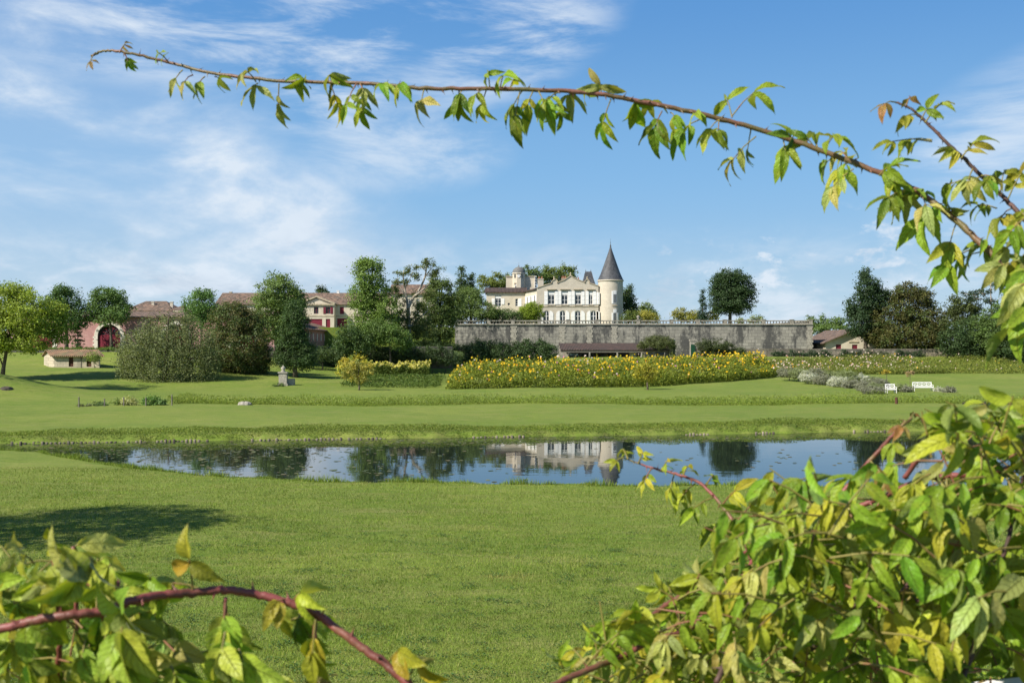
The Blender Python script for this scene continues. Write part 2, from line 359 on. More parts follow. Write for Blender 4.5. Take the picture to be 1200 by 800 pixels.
col = q.mix(q.m('MULTIPLY', q.rng(q.noise(q.mapv(tc, scale=(.6, 1.0, 1), loc=(9, 4, 0)), 1.4, 7, .78, .2), .46, .70), .5), col, (.075, .125, .016))
q.put(b.inputs['Base Color'], col); b.inputs['Roughness'].default_value = .9; b.inputs['Specular IOR Level'].default_value = .15
bn = q.n('ShaderNodeBump'); bn.inputs['Strength'].default_value = .55; bn.inputs['Distance'].default_value = .12
q.put(bn.inputs['Height'], q.m('ADD', fin, q.m('MULTIPLY', fin2, .5))); q.put(b.inputs['Normal'], bn.outputs[0])
M['lawn'] = m
me = bpy.data.meshes.new('ground'); me.from_pydata(vv.tolist(), [], ff.tolist()); me.materials.append(m)
me.polygons.foreach_set('use_smooth', [True] * len(ff)); me.update()
tag(link('ground', me, None, (0, 0, 0)), kind='structure')

# water
WZ = -.34
m, q, b, o = newmat('pond_water'); tc = q.n('ShaderNodeNewGeometry').outputs['Position']
b.inputs['Base Color'].default_value = (.012, .018, .014, 1); b.inputs['Roughness'].default_value = .015; b.inputs['IOR'].default_value = 1.33; b.inputs['Specular IOR Level'].default_value = .75
bn = q.n('ShaderNodeBump'); bn.inputs['Strength'].default_value = .05; bn.inputs['Distance'].default_value = .05
q.put(bn.inputs['Height'], q.m('ADD', q.noise(q.mapv(tc, scale=(.5, 1, 1)), 1.1, 3, .5), q.m('MULTIPLY', q.noise(tc, 5, 2, .5), .15))); q.put(b.inputs['Normal'], bn.outputs[0])
wb = MB(); wb.quad((-70, 30, WZ), (90, 30, WZ), (90, 75, WZ), (-70, 75, WZ)); tag(wb.build('pond_water', m), kind='structure')

def blades(n, xs, ys_, h, wd, lean, cols, zoff=0.0):
    """triangular blades, arrays in, (n*3,3) out"""
    z = terr(xs, ys_) + zoff; th = rs.uniform(0, 2 * np.pi, n); lx = rs.normal(0, 1, n) * lean * h; ly = rs.normal(0, 1, n) * lean * h
    bx, by = np.cos(th) * wd / 2, np.sin(th) * wd / 2
    a = np.stack([xs - bx, ys_ - by, z - .01], -1); b_ = np.stack([xs + bx, ys_ + by, z - .01], -1); t = np.stack([xs + lx, ys_ + ly, z + h], -1)
    return np.stack([a, b_, t], 1).reshape(-1, 3)
def pick(n, cols, var=.18):
    c = np.array(cols)[rs.randint(0, len(cols), n)]; return c * (1 + rs.normal(0, var, (n, 1))).clip(.5, 1.6)
def vnoise(x, y, s, seed=0):
    r = np.zeros(np.shape(x))
    q_ = np.random.RandomState(seed)
    for k in range(6):
        a = q_.uniform(0, 2 * np.pi); f = s * (1.0 + .55 * k); r += np.sin((x * np.cos(a) + y * np.sin(a)) * f + q_.uniform(0, 6.28)) / (1 + .3 * k)
    return r / 3
# mown lawn in front of the pond
n = 420000
yy = np.exp(rs.uniform(np.log(13.6), np.log(41), n)); xx = rs.uniform(-1, 1, n) * (1.5 + .535 * yy)
keep = pond_dist(xx, yy) > .1; xx, yy = xx[keep], yy[keep]; n = len(xx)
pn = vnoise(xx, yy, 1.1, 3); pn2 = vnoise(xx * .6, yy * 1.4, .45, 5)
h = (.030 + .022 * np.clip(pn, -1, 1.2) * .6 + rs.exponential(.010, n)).clip(.012, .1) * (1 + yy * .012)
wd = .0075 * (1 + yy * .028)
col = pick(n, [(.160, .246, .026), (.132, .215, .022), (.19, .262, .034), (.09, .15, .018), (.26, .265, .08)], .24)
col = col * (1 + .22 * pn2 + .12 * vnoise(xx * .35, yy * 2.2, 1.2, 15))[:, None] + np.clip(pn2, 0, 1)[:, None] * np.array([.035, .018, .008]) + np.clip(vnoise(xx, yy * 1.5, .9, 25) - .45, 0, 1)[:, None] * np.array([.16, .08, .05]); col = col.clip(.01, .4)
tag(npmesh('lawn_grass', blades(n, xx, yy, h, wd, .55, None), 3, M['blade'], None, (0, 25, 0), col), 'short mown grass of the lawn in front of the pond', 'grass', kind='stuff')
# clover and plantain rosettes in the near lawn
n = 26000; cxx = rs.uniform(-1, 1, 700); cyy = np.exp(rs.uniform(np.log(14), np.log(27), 700)); cxx = cxx * (1.2 + .53 * cyy)
k = rs.randint(0, 700, n); xx = cxx[k] + rs.normal(0, .13, n); yy = cyy[k] + rs.normal(0, .10, n)
cen = np.stack([xx, yy, terr(xx, yy) + rs.uniform(.02, .05, n)], -1)
nrm = np.stack([rs.normal(0, .4, n), rs.normal(0, .4, n), np.ones(n)], -1); nrm /= np.linalg.norm(nrm, axis=1, keepdims=True)
def leafquads(cen, nrm, size, aspect=.55, rng=rs):
    n = len(cen); r = rng.normal(0, 1, (n, 3)); t = np.cross(nrm, r); t /= np.linalg.norm(t, axis=1, keepdims=True) + 1e-9; bb = np.cross(nrm, t)
    s = size[:, None]
    a = cen - t * s * .5; c_ = cen + t * s * .5; b_ = cen + bb * s * aspect * .5 - t * s * .08 + nrm * s * .08; d_ = cen - bb * s * aspect * .5 - t * s * .08 + nrm * s * .08
    return np.stack([a, b_, c_, d_], 1).reshape(-1, 3)
tag(npmesh('clover', leafquads(cen, nrm, rs.uniform(.022, .05, n), .8), 4, M['blade'], None, (0, 20, 0), pick(n, [(.07, .13, .03), (.09, .15, .035), (.06, .12, .03)])), 'clover and flat weeds growing in the near lawn', 'clover', kind='stuff')

# longer grass along the near shore of the pond
def along(pts, n, d0, d1):
    p = np.array(pts); seg = np.linalg.norm(np.diff(p, axis=0), axis=1); k = rs.choice(len(seg), n, p=seg / seg.sum()); t = rs.uniform(0, 1, n)[:, None]
    e = np.diff(p, axis=0)[k] / seg[k][:, None]; nn = np.stack([-e[:, 1], e[:, 0]], -1)
    return p[k] * (1 - t) + p[k + 1] * t + nn * rs.uniform(d0, d1, n)[:, None]
n = 30000; p = along(near_pts, n, -.75, .25); cl = np.clip(vnoise(p[:, 0], p[:, 1], 1.6, 9) + .55, .15, 1.6)
h = rs.uniform(.08, .30, n) * cl
tag(npmesh('shore_grass', blades(n, p[:, 0], p[:, 1], h, .028, .35, None), 3, M['blade'], None, (0, 37, 0), pick(n, [(.17, .24, .03), (.13, .21, .025), (.21, .26, .05)], .22)), 'long tufted grass along the near edge of the pond', 'grass', kind='stuff')
# weedy far bank
def weeds(name, label, n, pfun, hmin, hmax, leaf, cols, loc, clumpseed, up=.5, zoff=0):
    p = pfun(n); cl = np.clip(vnoise(p[:, 0], p[:, 1], .9, clumpseed) * .6 + .75, .25, 1.5); hh = rs.uniform(0, 1, n) ** .8 * (hmin + (hmax - hmin) * cl)
    cen = np.stack([p[:, 0], p[:, 1], terr(p[:, 0], p[:, 1]) + hh + zoff], -1)
    nr_ = rs.normal(0, 1, (n, 3)) + np.array([0, -.4, up]); nr_ /= np.linalg.norm(nr_, axis=1, keepdims=True)
    c_ = pick(n, cols, .22) * (1 + .18 * vnoise(p[:, 0], p[:, 1], .5, clumpseed + 1))[:, None]
    return tag(npmesh(name, leafquads(cen, nr_, rs.uniform(leaf * .6, leaf * 1.3, n), .35), 4, M['blade'], None, loc, c_.clip(.01, .5)), label, 'weeds', kind='stuff')
far_rev = far_pts[::-1]
weeds('bank_weeds', 'rough weeds covering the far bank of the pond', 90000, lambda n: along(far_rev, n, .1, 3.4), .02, .26, .095, [(.13, .19, .025), (.09, .15, .02), (.17, .22, .03), (.2, .23, .05)], (0, 60, 0), 21)
def ditchp(n):
    x = rs.uniform(-29.3, 62, n); return np.stack([x, 85.6 + .02 * x + rs.uniform(-1.2, 2.6, n)], -1)
weeds('ditch_weeds', 'bright tall weeds growing along the ditch across the lawn', 95000, ditchp, .15, .85, .13, [(.19, .25, .03), (.14, .21, .025), (.23, .28, .045), (.15, .22, .03)], (0, 86, 0), 31, up=.8)
# timber pile edging of the far bank
eb = MB(); L_ = 0; pf = np.array(far_rev)
for i in range(len(pf) - 1):
    a, b2 = pf[i], pf[i + 1]; ln = np.linalg.norm(b2 - a); k = int(ln / .22)
    for j in range(k):
        c_ = a + (b2 - a) * j / k
        if abs(c_[0]) > .56 * c_[1]: continue
        gp_ = vnoise(np.array([c_[0]]), np.array([c_[1]]), .6, 41)[0] < -.1; zt = WZ + (random.Random(i * 991 + j).uniform(.0, .12) if not gp_ else -.02); eb.tube([(c_[0], c_[1] - .12, WZ - .4), (c_[0], c_[1] - .12, zt)], .075, 6)
tag(eb.build('timber_edging', pmat('weathered_piles', (.34, .29, .21), (.10, .085, .06), 2.2, .9)), 'row of weathered timber piles edging the far bank of the pond', 'edging')
# lily pads
def pads(n, cx, cy, sx, sy): return np.stack([rs.normal(cx, sx, n), rs.normal(cy, sy, n)], -1)
pp = np.concatenate([pads(700, -16, 50, 7, 3.6), pads(380, -4, 56, 7, 1.4), pads(200, 5, 58, 8, .8), pads(160, -22, 55, 4, 2), pads(130, -10, 43, 4, 2.4), pads(70, 10, 57, 4, .8), pads(45, 12, 46, 4, 3), pads(25, -3, 43, 5, 3)])
pp = pp[pond_dist(pp[:, 0], pp[:, 1]) < -.5]; n = len(pp); r = rs.uniform(.05, .125, n); NP = 9
pv = np.zeros((n, NP, 3)); a0 = rs.uniform(0, 6.28, n); tilt = rs.normal(0, .03, (n, 2))
for j in range(NP):
    th = a0 + (2 * np.pi - .35) * j / (NP - 1); rr = r if 0 < j < NP else r * 1
    pv[:, j, 0] = pp[:, 0] + np.cos(th) * rr; pv[:, j, 1] = pp[:, 1] + np.sin(th) * rr
    pv[:, j, 2] = WZ + .006 + rs.uniform(0, .004, n) + np.abs(np.cos(th) * tilt[:, 0] + np.sin(th) * tilt[:, 1]) * r * 2
tag(npmesh('lily_pads', pv.reshape(-1, 3), NP, M['blade'], None, (0, 50, 0), pick(n, [(.13, .15, .06), (.16, .17, .08), (.09, .12, .05), (.19, .17, .10)])), 'lily pads floating in drifts on the pond', 'lily pads', kind='stuff')
# ------------------------------------------------------------------ buildings
def window(parent, x0, z0, x1, z1, y, arched=False, nx=2, nz=3, mat='white', fw=.09, bar=.05, blind=0.0, glass='glass'):
    """frame with glazing bars set back in the opening; the glass is its child"""
    fb = MB(); yf = y + .12
    zs = z1 - (x1 - x0) / 2 if arched else z1
    outer = arch(x0, z0, x1, zs) if arched else rect(x0, z0, x1, z1)
    inner = arch(x0 + fw, z0 + fw, x1 - fw, zs) if arched else rect(x0 + fw, z0 + fw, x1 - fw, z1 - fw)
    fb.prism(outer, yf, yf + .06, [inner])
    for i in range(1, nx):
        c = x0 + (x1 - x0) * i / nx; w_ = bar * (1.5 if nx == 2 else 1); fb.box((c - w_ / 2, yf + .004, z0 + fw - .003), (c + w_ / 2, yf + .05, z1 - fw + .003))
    for i in range(1, nz):
        c = z0 + (z1 - z0) * i / nz; fb.box((x0 + fw - .003, yf + .008, c - bar / 2), (x1 - fw + .003, yf + .045, c + bar / 2))
    fr = fb.build('window', M[mat], parent)
    gb = MB(); gb.prism(arch(x0 + .02, z0 + .02, x1 - .02, zs) if arched else rect(x0 + .02, z0 + .02, x1 - .02, z1 - .02), yf + .07, yf + .09); gb.build('pane', M[glass], fr)
    if blind:
        b_ = MB(); b_.box((x0 + .01, yf - .03, z1 - blind), (x1 - .01, yf - .006, z1 - .01)); b_.build('blind', M['white'], fr)
    return fr
def shutter(parent, x0, z0, x1, z1, y, mat='white', arch_side=0):
    s = MB(); w = x1 - x0
    if arch_side:
        n = 6; pts = [(x0, z0), (x1, z0)]
        curve = [(w * (1 - math.cos(math.pi / 2 * k / n)), w * math.sin(math.pi / 2 * k / n)) for k in range(n + 1)]
        if arch_side > 0: poly = [(x0, z0), (x1, z0)] + [(x1, z1 - w)] + [(x0 + w * math.cos(math.pi / 2 * k / n), z1 - w + w * math.sin(math.pi / 2 * k / n)) for k in range(1, n + 1)]
        else: poly = [(x0, z0), (x1, z0), (x1, z1)] + [(x1 - w * math.sin(math.pi / 2 * k / n), z1 - w + w * math.cos(math.pi / 2 * k / n)) for k in range(1, n + 1)]
        s.prism(poly, y - .07, y - .012)
    else: s.box((x0, y - .07, z0), (x1, y - .012, z1))
    for fz in (.08, .36, .66):   # rails of the boards
        s.box((x0 + .04, y - .09, z0 + (z1 - z0) * fz), (x1 - .04, y - .068, z0 + (z1 - z0) * fz + .09))
    return s.build('shutter', M[mat], parent)
def gable_roof(mb, x0, x1, y0, y1, ze, zr, ridge='x', over=.3, th=.14, hip=0.0):
    """two tiled slopes with thickness; hip>0 shortens the ridge at both ends"""
    x0 -= over; x1 += over; y0 -= over; y1 += over
    if ridge == 'x':
        ym = (y0 + y1) / 2; a, b_ = (x0 + hip, ym, zr), (x1 - hip, ym, zr)
        fs = [[(x0, y0, ze), (x1, y0, ze), b_, a], [(x1, y1, ze), (x0, y1, ze), a, b_]]
        if hip: fs += [[(x1, y0, ze), (x1, y1, ze), b_], [(x0, y1, ze), (x0, y0, ze), a]]
    else:
        xm = (x0 + x1) / 2; a, b_ = (xm, y0 + hip, zr), (xm, y1 - hip, zr)
        fs = [[(x0, y1, ze), (x0, y0, ze), a, b_], [(x1, y0, ze), (x1, y1, ze), b_, a]]
        if hip: fs += [[(x0, y0, ze), (x1, y0, ze), a], [(x1, y1, ze), (x0, y1, ze), b_]]
    for f_ in fs:
        mb.quad(*f_); mb.quad(*[(p[0], p[1], p[2] - th) for p in f_[::-1]])
        for k in range(len(f_)):
            p, q_ = f_[k], f_[(k + 1) % len(f_)]
            if p[2] == ze and q_[2] == ze: mb.quad((p[0], p[1], p[2] - th), (q_[0], q_[1], q_[2] - th), q_, p)
            elif not hip: mb.quad((p[0], p[1], p[2] - th), (q_[0], q_[1], q_[2] - th), q_, p)
def chimney(parent, x, y, z0, z1, w=.7, d=.5, mat='trim', pots=2):
    c = MB(); c.box((x - w / 2, y - d / 2, z0), (x + w / 2, y + d / 2, z1)); c.box((x - w / 2 - .07, y - d / 2 - .07, z1), (x + w / 2 + .07, y + d / 2 + .07, z1 + .14))
    o = c.build('chimney', M[mat], parent)
    if pots:
        for k in range(pots):
            p = MB(); cx = x - w / 2 + w * (k + .5) / pots; p.tube([(cx, y, z1 + .13), (cx, y, z1 + .6)], [.13, .10], 8); p.build('chimney_pot', M['terracotta'], o)
    return o

M['terracotta'] = pmat('terracotta', (.36, .15, .09), (.28, .11, .07), 4)
# ---- terrace (raised ground behind the wall) and its retaining wall
TX0, TX1, TY, TZ = X(533, 187), X(951, 187), 187.0, Z(383, 187)
t = MB(); t.box((TX0 - 30, TY + .9, 1.0), (TX1 - .9, TY + 60, TZ - .05)); tag(t.build('terrace_ground', M['lawn']), kind='structure')
wz0 = 1.5; corn = Z(380.5, TY)
tw = thing('terrace_wall', 'long stained stone retaining wall with a balustrade on top, below the turreted mansion', 'retaining wall', ((TX0 + TX1) / 2, TY + .4, wz0))
w = MB(); w.box((TX0, TY, wz0), (TX1, TY + .85, corn)); w.box((TX1 - .85, TY + .852, wz0), (TX1, TY + 45, corn)); w.build('wall', M['terrace'], tw)
# quoin pilasters that show in the photo
for px in (602, 659, 691, 720, 949):
    qm = MB(); x = X(px, TY); k = 0; z = wz0
    while z < corn - .3:
        hw = .62 if k % 2 else .45; qm.box((x - hw, TY - .06, z), (x + hw, TY - .002, min(z + .44, corn - .02))); z += .46; k += 1
    qm.build('quoin', M['palestone'], tw)
c_ = MB(); c_.box((TX0 - .05, TY - .22, corn), (TX1 + .2, TY + 1.0, corn + .22)); c_.box((TX1 - 1.0, TY + 1.002, corn), (TX1 + .2, TY + 45, corn + .22)); c_.build('cornice', M['palestone'], tw)
bz0 = corn + .22; bz1 = Z(376.5, TY); M['oldstone'] = pmat('old_stone', (.34, .31, .26), (.20, .185, .155), 3, .9, .2, c3=(.07, .07, .06), scale3=1.2, lo3=.52, hi3=.72)
rl = MB(); rl.box((TX0, TY - .12, bz1), (TX1 + .1, TY + .35, bz1 + .20)); rl.box((TX1 - .36, TY + .353, bz1), (TX1 + .1, TY + 45, bz1 + .2)); rl.build('handrail', M['oldstone'], tw)
piers = [535, 573, 601, 632, 666, 700, 748, 787, 818, 850, 895, 928, 950]
for px in piers:
    p = MB(); x = X(px, TY); p.box((x - .34, TY - .16, bz0 + .003), (x + .34, TY + .4, bz1 + .24)); p.box((x - .42, TY - .22, bz1 + .24), (x + .42, TY + .46, bz1 + .36)); p.build('pier', M['oldstone'], tw)
bal = MB(); hb = bz1 - bz0; bal.lathe((0, 0, 0), [(.10, 0), (.10, hb * .1), (.06, hb * .14), (.125, hb * .36), (.07, hb * .7), (.055, hb * .82), (.10, hb * .88), (.10, hb)], 8)
bm0 = None; bx = TX0 + .5; cnt = 0; rest = MB(); pxs = [X(p, TY) for p in piers]
while bx < TX1 - .4:
    if min(abs(bx - p) for p in pxs) > .45:
        if cnt < 100:
            if bm0 is None:
                bm0 = bal.build('baluster', M['oldstone'], None, (0, 0, 0)); bm0.parent = tw; ob = bm0
            else: ob = bm0.copy(); C.objects.link(ob); ob.parent = tw
            ob.location = Vector((bx, TY + .12, bz0)) - ORG[tw.name]
        else: rest.lathe((bx, TY + .12, bz0), [(.10, 0), (.06, hb * .14), (.125, hb * .36), (.055, hb * .82), (.10, hb)], 6)
        cnt += 1
    bx += .56
yb = TY + 1.2
while yb < TY + 44: rest.lathe((TX1 - .12, yb, bz0), [(.10, 0), (.06, hb * .14), (.125, hb * .36), (.055, hb * .82), (.10, hb)], 6); yb += .56
tag(rest.build('baluster_row', M['oldstone'], tw), kind='stuff')
urn = MB(); ux, uz = X(748, TY), bz1 + .36; urn.lathe((ux, TY + .12, uz), [(.0, 0), (.22, 0), (.1, .12), (.3, .45), (.34, .6), (.2, .66), (.0, .8)], 12); urn.build('finial', M['oldstone'], tw, smooth=True)

# ---- the turreted mansion
D = 195.0; cx_ = lambda zx: X(560 + zx / 6, D); cz_ = lambda zy: Z(275 + zy / 6, D)
gz0 = TZ - .2
ch = thing('mansion', 'cream limestone mansion with white shutters and a round turret under a tall slate cone', 'mansion', (cx_(640), D, TZ - .05))
top = [(415, 376), (470, 357), (521, 343), (523, 326), (533, 320), (545, 314), (556, 322), (558, 342), (575, 332), (606, 322), (640, 298), (652, 289), (664, 298), (700, 316), (735, 330), (755, 340), (757, 324), (768, 314), (781, 324), (784, 342), (815, 352), (848, 362)]
ups = [(492, 540), (587, 633), (682, 727), (780, 808)]; lows = [(460, 503), (577, 617), (683, 725), (792, 833)]
outer = [(cx_(415), gz0), (cx_(848), gz0)] + [(cx_(a), cz_(b_)) for a, b_ in top[::-1]]
holes = [rect(cx_(a), cz_(490), cx_(b_), cz_(397)) for a, b_ in ups]
lz0 = TZ + .1
for a, b_ in lows:
    x0, x1 = cx_(a), cx_(b_); holes.append(arch(x0, lz0, x1, cz_(533) - (x1 - x0) / 2))
w = MB(); w.prism(outer, D, D + .5, holes); w.box((cx_(415), D + .503, gz0), (cx_(848), D + 11, cz_(372))); w.build('wall', M['cream'], ch)
# roof behind the stepped gable
r = MB(); gable_roof(r, cx_(422), cx_(842), D + .6, D + 11, cz_(372), cz_(308), 'y', .1); r.build('roof', M['slate'], ch)
# gable coping, scrolls, cornice hoods
cp = MB(); T_ = [(cx_(a), cz_(b_)) for a, b_ in top]
for a, b_ in zip(T_[:-1], T_[1:]):
    d = Vector((b_[0] - a[0], 0, b_[1] - a[1])); L = d.length; d.normalize(); n_ = Vector((-d.z, 0, d.x))
    i0 = len(cp.v); cp.box((0, D - .12, .004), (L, D + .56, .16)); Mx = Matrix(((d.x, 0, n_.x, a[0]), (0, 1, 0, 0), (d.z, 0, n_.z, a[1]), (0, 0, 0, 1))); cp.xform(Mx, i0)
for zx in (536, 769): cp.lathe((cx_(zx), D + .2, cz_(316)), [(.0, 0), (.18, .05), (.1, .22), (.17, .42), (.0, .7)], 10)
cp.lathe((cx_(652), D + .2, cz_(289)), [(.0, 0), (.2, .05), (.12, .25), (.2, .45), (.0, .75)], 10)
cp.build('coping', M['trim'], ch)
for a, b_ in [(484, 553), (578, 648), (672, 738), (765, 822)]:
    h = MB(); h.box((cx_(a), D - .28, cz_(387)), (cx_(b_), D - .002, cz_(382))); h.box((cx_(a) + .12, D - .17, cz_(393)), (cx_(b_) - .12, D - .003, cz_(387))); h.build('window_hood', M['trim'], ch)
sc_ = MB(); sc_.box((cx_(417), D - .09, cz_(507)), (cx_(848), D - .002, cz_(502))); sc_.build('string_course', M['trim'], ch)
for a, b_ in ups:
    x0, x1 = cx_(a), cx_(b_); z0, z1 = cz_(490), cz_(397); window(ch, x0, z0, x1, z1, D, False, 2, 3, blind=(z1 - z0) * .27)
    sw = .5 * (x1 - x0) if a != 780 else .62
    for s_ in (-1, 1):
        xa = x0 - .03 - sw if s_ < 0 else x1 + .03; shutter(ch, xa, z0 - .02, xa + sw, z1 + .02, D)
    sl_ = MB(); sl_.box((x0 - .12, D - .14, z0 - .16), (x1 + .12, D - .002, z0 - .03)); sl_.build('sill', M['trim'], ch)
for a, b_ in lows:
    x0, x1 = cx_(a), cx_(b_); z1 = cz_(533); window(ch, x0, lz0, x1, z1, D, True, 2, 3, fw=.11, bar=.08)
    for s_ in (-1, 1):
        sw = (x1 - x0) * .62; xa = x0 - .04 - sw if s_ < 0 else x1 + .04
        if xa < cx_(415): continue
        shutter(ch, xa, lz0 - .05, xa + sw, z1 - .03, D, arch_side=-s_ if False else (1 if s_ > 0 else -1))
# round turret
tc_ = Vector((cx_(937), D + 1.2, 0)); tr_ = (cx_(1025) - cx_(850)) / 2; te = cz_(316)
w = MB(); w.lathe((tc_.x, tc_.y, 0), [(tr_, gz0), (tr_, te)], 48); w.lathe((tc_.x, tc_.y, 0), [(tr_ + .02, te - .35), (tr_ + .14, te - .28), (tr_ + .18, te - .06), (tr_ + .02, te + .01)], 48)
tower = w.build('turret', M['cream'], ch, smooth=False)
tower.data.polygons.foreach_set('use_smooth', [True] * len(tower.data.polygons))
rf = MB(); Ht = cz_(74) - te
rf.lathe((tc_.x, tc_.y, te), [(tr_ - .02, -.12), (tr_ + .12, -.03), (tr_ + .02, .12), (tr_ * .80, Ht * .185), (tr_ * .585, Ht * .40), (tr_ * .37, Ht * .62), (tr_ * .18, Ht * .815), (.05, Ht)], 40)
cone = rf.build('turret_roof', M['slate'], ch, smooth=True)
fn = MB(); fn.lathe((tc_.x, tc_.y, te + Ht - .25), [(.13, 0), (.15, .25), (.06, .38), (.10, .52), (.03, .62), (.03, .85), (.09, .93), (.02, 1.02), (.012, 1.7)], 10); fn.build('finial', M['slate'], cone, smooth=True)
def curved(zx0, zx1, zy0, zy1, tm, off, name, mat, par):
    b_ = MB(); n = 6; vin = []
    a0 = math.acos(max(-1, min(1, (cx_(zx0) - tc_.x) / tr_))); a1 = math.acos(max(-1, min(1, (cx_(zx1) - tc_.x) / tr_)))
    z0, z1 = cz_(zy0), cz_(zy1)
    for k in range(n):
        ta, tb = -(a0 + (a1 - a0) * k / n), -(a0 + (a1 - a0) * (k + 1) / n)
        P_ = lambda t_, r_, z_: (tc_.x + r_ * math.cos(t_), tc_.y + r_ * math.sin(t_), z_)
        r0, r1 = tr_ + off - tm, tr_ + off
        b_.quad(P_(ta, r1, z0), P_(tb, r1, z0), P_(tb, r1, z1), P_(ta, r1, z1))
        b_.quad(P_(ta, r0, z1), P_(ta, r1, z1), P_(tb, r1, z1), P_(tb, r0, z1)); b_.quad(P_(ta, r1, z0), P_(ta, r0, z0), P_(tb, r0, z0), P_(tb, r1, z0))
        if k == 0: b_.quad(P_(ta, r0, z0), P_(ta, r1, z0), P_(ta, r1, z1), P_(ta, r0, z1))
        if k == n - 1: b_.quad(P_(tb, r1, z0), P_(tb, r0, z0), P_(tb, r0, z1), P_(tb, r1, z1))
    return b_.build(name, M[mat], par)
for (zy0, zy1) in ((486, 394), (640, 524)):
    f_ = curved(947, 971, zy0, zy1, .1, .03, 'window', 'white', ch); curved(949.5, 957.5, zy0 - 4, zy1 + 26, .03, .04, 'pane', 'glass', f_); curved(960.5, 968.5, zy0 - 4, zy1 + 26, .03, .04, 'pane', 'glass', f_)
    curved(936, 946, zy0, zy1 + 26 if zy0 > 600 else zy1 + 4, .1, .06, 'shutter', 'white', ch)
    if zy0 > 600: curved(973, 985, zy0, zy1 + 26, .1, .06, 'shutter', 'white', ch)
curved(940, 976, 503, 497, .12, .08, 'sill', 'trim', ch)
# angle between facade and turret: a narrow stair bay with its shutters
w = MB(); w.box((cx_(849), D + .6, gz0), (cx_(849) + .6, D + 3, te - .9)); w.build('stair_bay', M['cream'], ch)
for zy0, zy1 in ((490, 405), (640, 540)):
    shutter(ch, cx_(834), cz_(zy0), cx_(848), cz_(zy1), D, 'white'); 
    b_ = MB(); b_.box((cx_(850), D - .35, cz_(zy0)), (cx_(855), D + .55, cz_(zy1))); b_.build('shutter', M['white'], ch)
# mansard pavilion roof behind
mx0, mx1, my0, my1 = cx_(744), cx_(848), D + 5, D + 9.5; mz0, mz1 = cz_(352), cz_(242); r = MB()
prof = [(0, 0), (.10, .3), (.20, .62), (.26, .9), (.30, 1)]
for (fa, ta), (fb_, tb) in zip(prof[:-1], prof[1:]):
    W_ = (mx1 - mx0); Dp = my1 - my0; za, zb = mz0 + (mz1 - mz0) * ta, mz0 + (mz1 - mz0) * tb
    A = [(mx0 + W_ * fa, my0 + Dp * fa, za), (mx1 - W_ * fa, my0 + Dp * fa, za), (mx1 - W_ * fa, my1 - Dp * fa, za), (mx0 + W_ * fa, my1 - Dp * fa, za)]
    B = [(mx0 + W_ * fb_, my0 + Dp * fb_, zb), (mx1 - W_ * fb_, my0 + Dp * fb_, zb), (mx1 - W_ * fb_, my1 - Dp * fb_, zb), (mx0 + W_ * fb_, my1 - Dp * fb_, zb)]
    for k in range(4): r.quad(A[k], A[(k + 1) % 4], B[(k + 1) % 4], B[k])
r.quad(*B); mr = r.build('mansard_roof', M['slate'], ch)
for fx in (.32, .68): f_ = MB(); f_.lathe((mx0 + (mx1 - mx0) * fx, (my0 + my1) / 2, mz1), [(.1, -.05), (.08, .15), (.03, .3), (.02, .55)], 8); f_.build('finial', M['slate'], mr)
w = MB(); w.box((mx0 + .15, my0 + .15, gz0), (mx1 - .15, my1 - .15, mz0)); w.build('pavilion', M['cream'], ch)
chimney(ch, cx_(618), D + 6.5, cz_(345), cz_(296), 1.0, .7, 'trim', 3); chimney(ch, cx_(708), D + 8, cz_(330), cz_(303), .6, .6, 'trim', 1); chimney(ch, cx_(726), D + 8.2, cz_(330), cz_(300), .5, .6, 'trim', 1)
chimney(ch, cx_(447), D + 6, cz_(380), cz_(300), 1.15, .8, 'cream', 2)
# receding side of the main block and the lower wing
wy = D + 9.0; wx = lambda zx: X(560 + zx / 6, wy); wz = lambda zy: Z(275 + zy / 6, wy)
sx0 = wx(332); sxf = cx_(415)
w = MB(); 
hA, hB = cz_(376), cz_(376)
n_ = 1; a_ = Vector((sx0, wy, 0)); b2 = Vector((sxf, D + .02, 0))
w.quad((a_.x, a_.y, gz0), (b2.x, b2.y, gz0), (b2.x, b2.y, cz_(386)), (a_.x, a_.y, cz_(386))); w.quad((a_.x, a_.y, gz0), (a_.x, a_.y, cz_(386)), (a_.x + 8, a_.y + 2, cz_(386)), (a_.x + 8, a_.y + 2, gz0)); w.build('side_wall', M['cream2'], ch)
dv = (b2 - a_).normalized(); nv_ = Vector((dv.y, -dv.x, 0)); Ls = (b2 - a_).length
e_ = MB(); e_.quad(*(tuple(Vector((q_.x, q_.y, z_)) + nv_ * o_) for q_, z_, o_ in ((a_, cz_(386), .35), (b2, cz_(386), .35), (b2, cz_(380), .35), (a_, cz_(380), .35)))); 
A_ = [a_ + nv_ * .35, b2 + nv_ * .35]
e_.quad((A_[0].x, A_[0].y, cz_(380)), (A_[1].x, A_[1].y, cz_(380)), (b2.x + 1.5, b2.y + 4, cz_(352)), (a_.x + 4, a_.y + 3, cz_(352)))
e_.quad((A_[0].x, A_[0].y, cz_(386)), (a_.x, a_.y, cz_(386)), (b2.x, b2.y, cz_(386)), (A_[1].x, A_[1].y, cz_(386)))
e_.build('side_roof', M['tiles_dark'], ch)
def on_side(t0, t1, z0, z1, o0, o1, name, mat, par):
    b_ = MB(); p0, p1 = a_ + dv * (Ls * t0), a_ + dv * (Ls * t1); c8 = []
    for z_ in (z0, z1):
        for q_, o_ in ((p0, o1), (p1, o1), (p1, o0), (p0, o0)): v_ = q_ + nv_ * o_; c8.append((v_.x, v_.y, z_))
    for f4 in ((0, 1, 5, 4), (1, 2, 6, 5), (3, 0, 4, 7), (4, 5, 6, 7), (3, 2, 1, 0)): b_.quad(*(c8[i] for i in f4))
    return b_.build(name, M[mat], par)
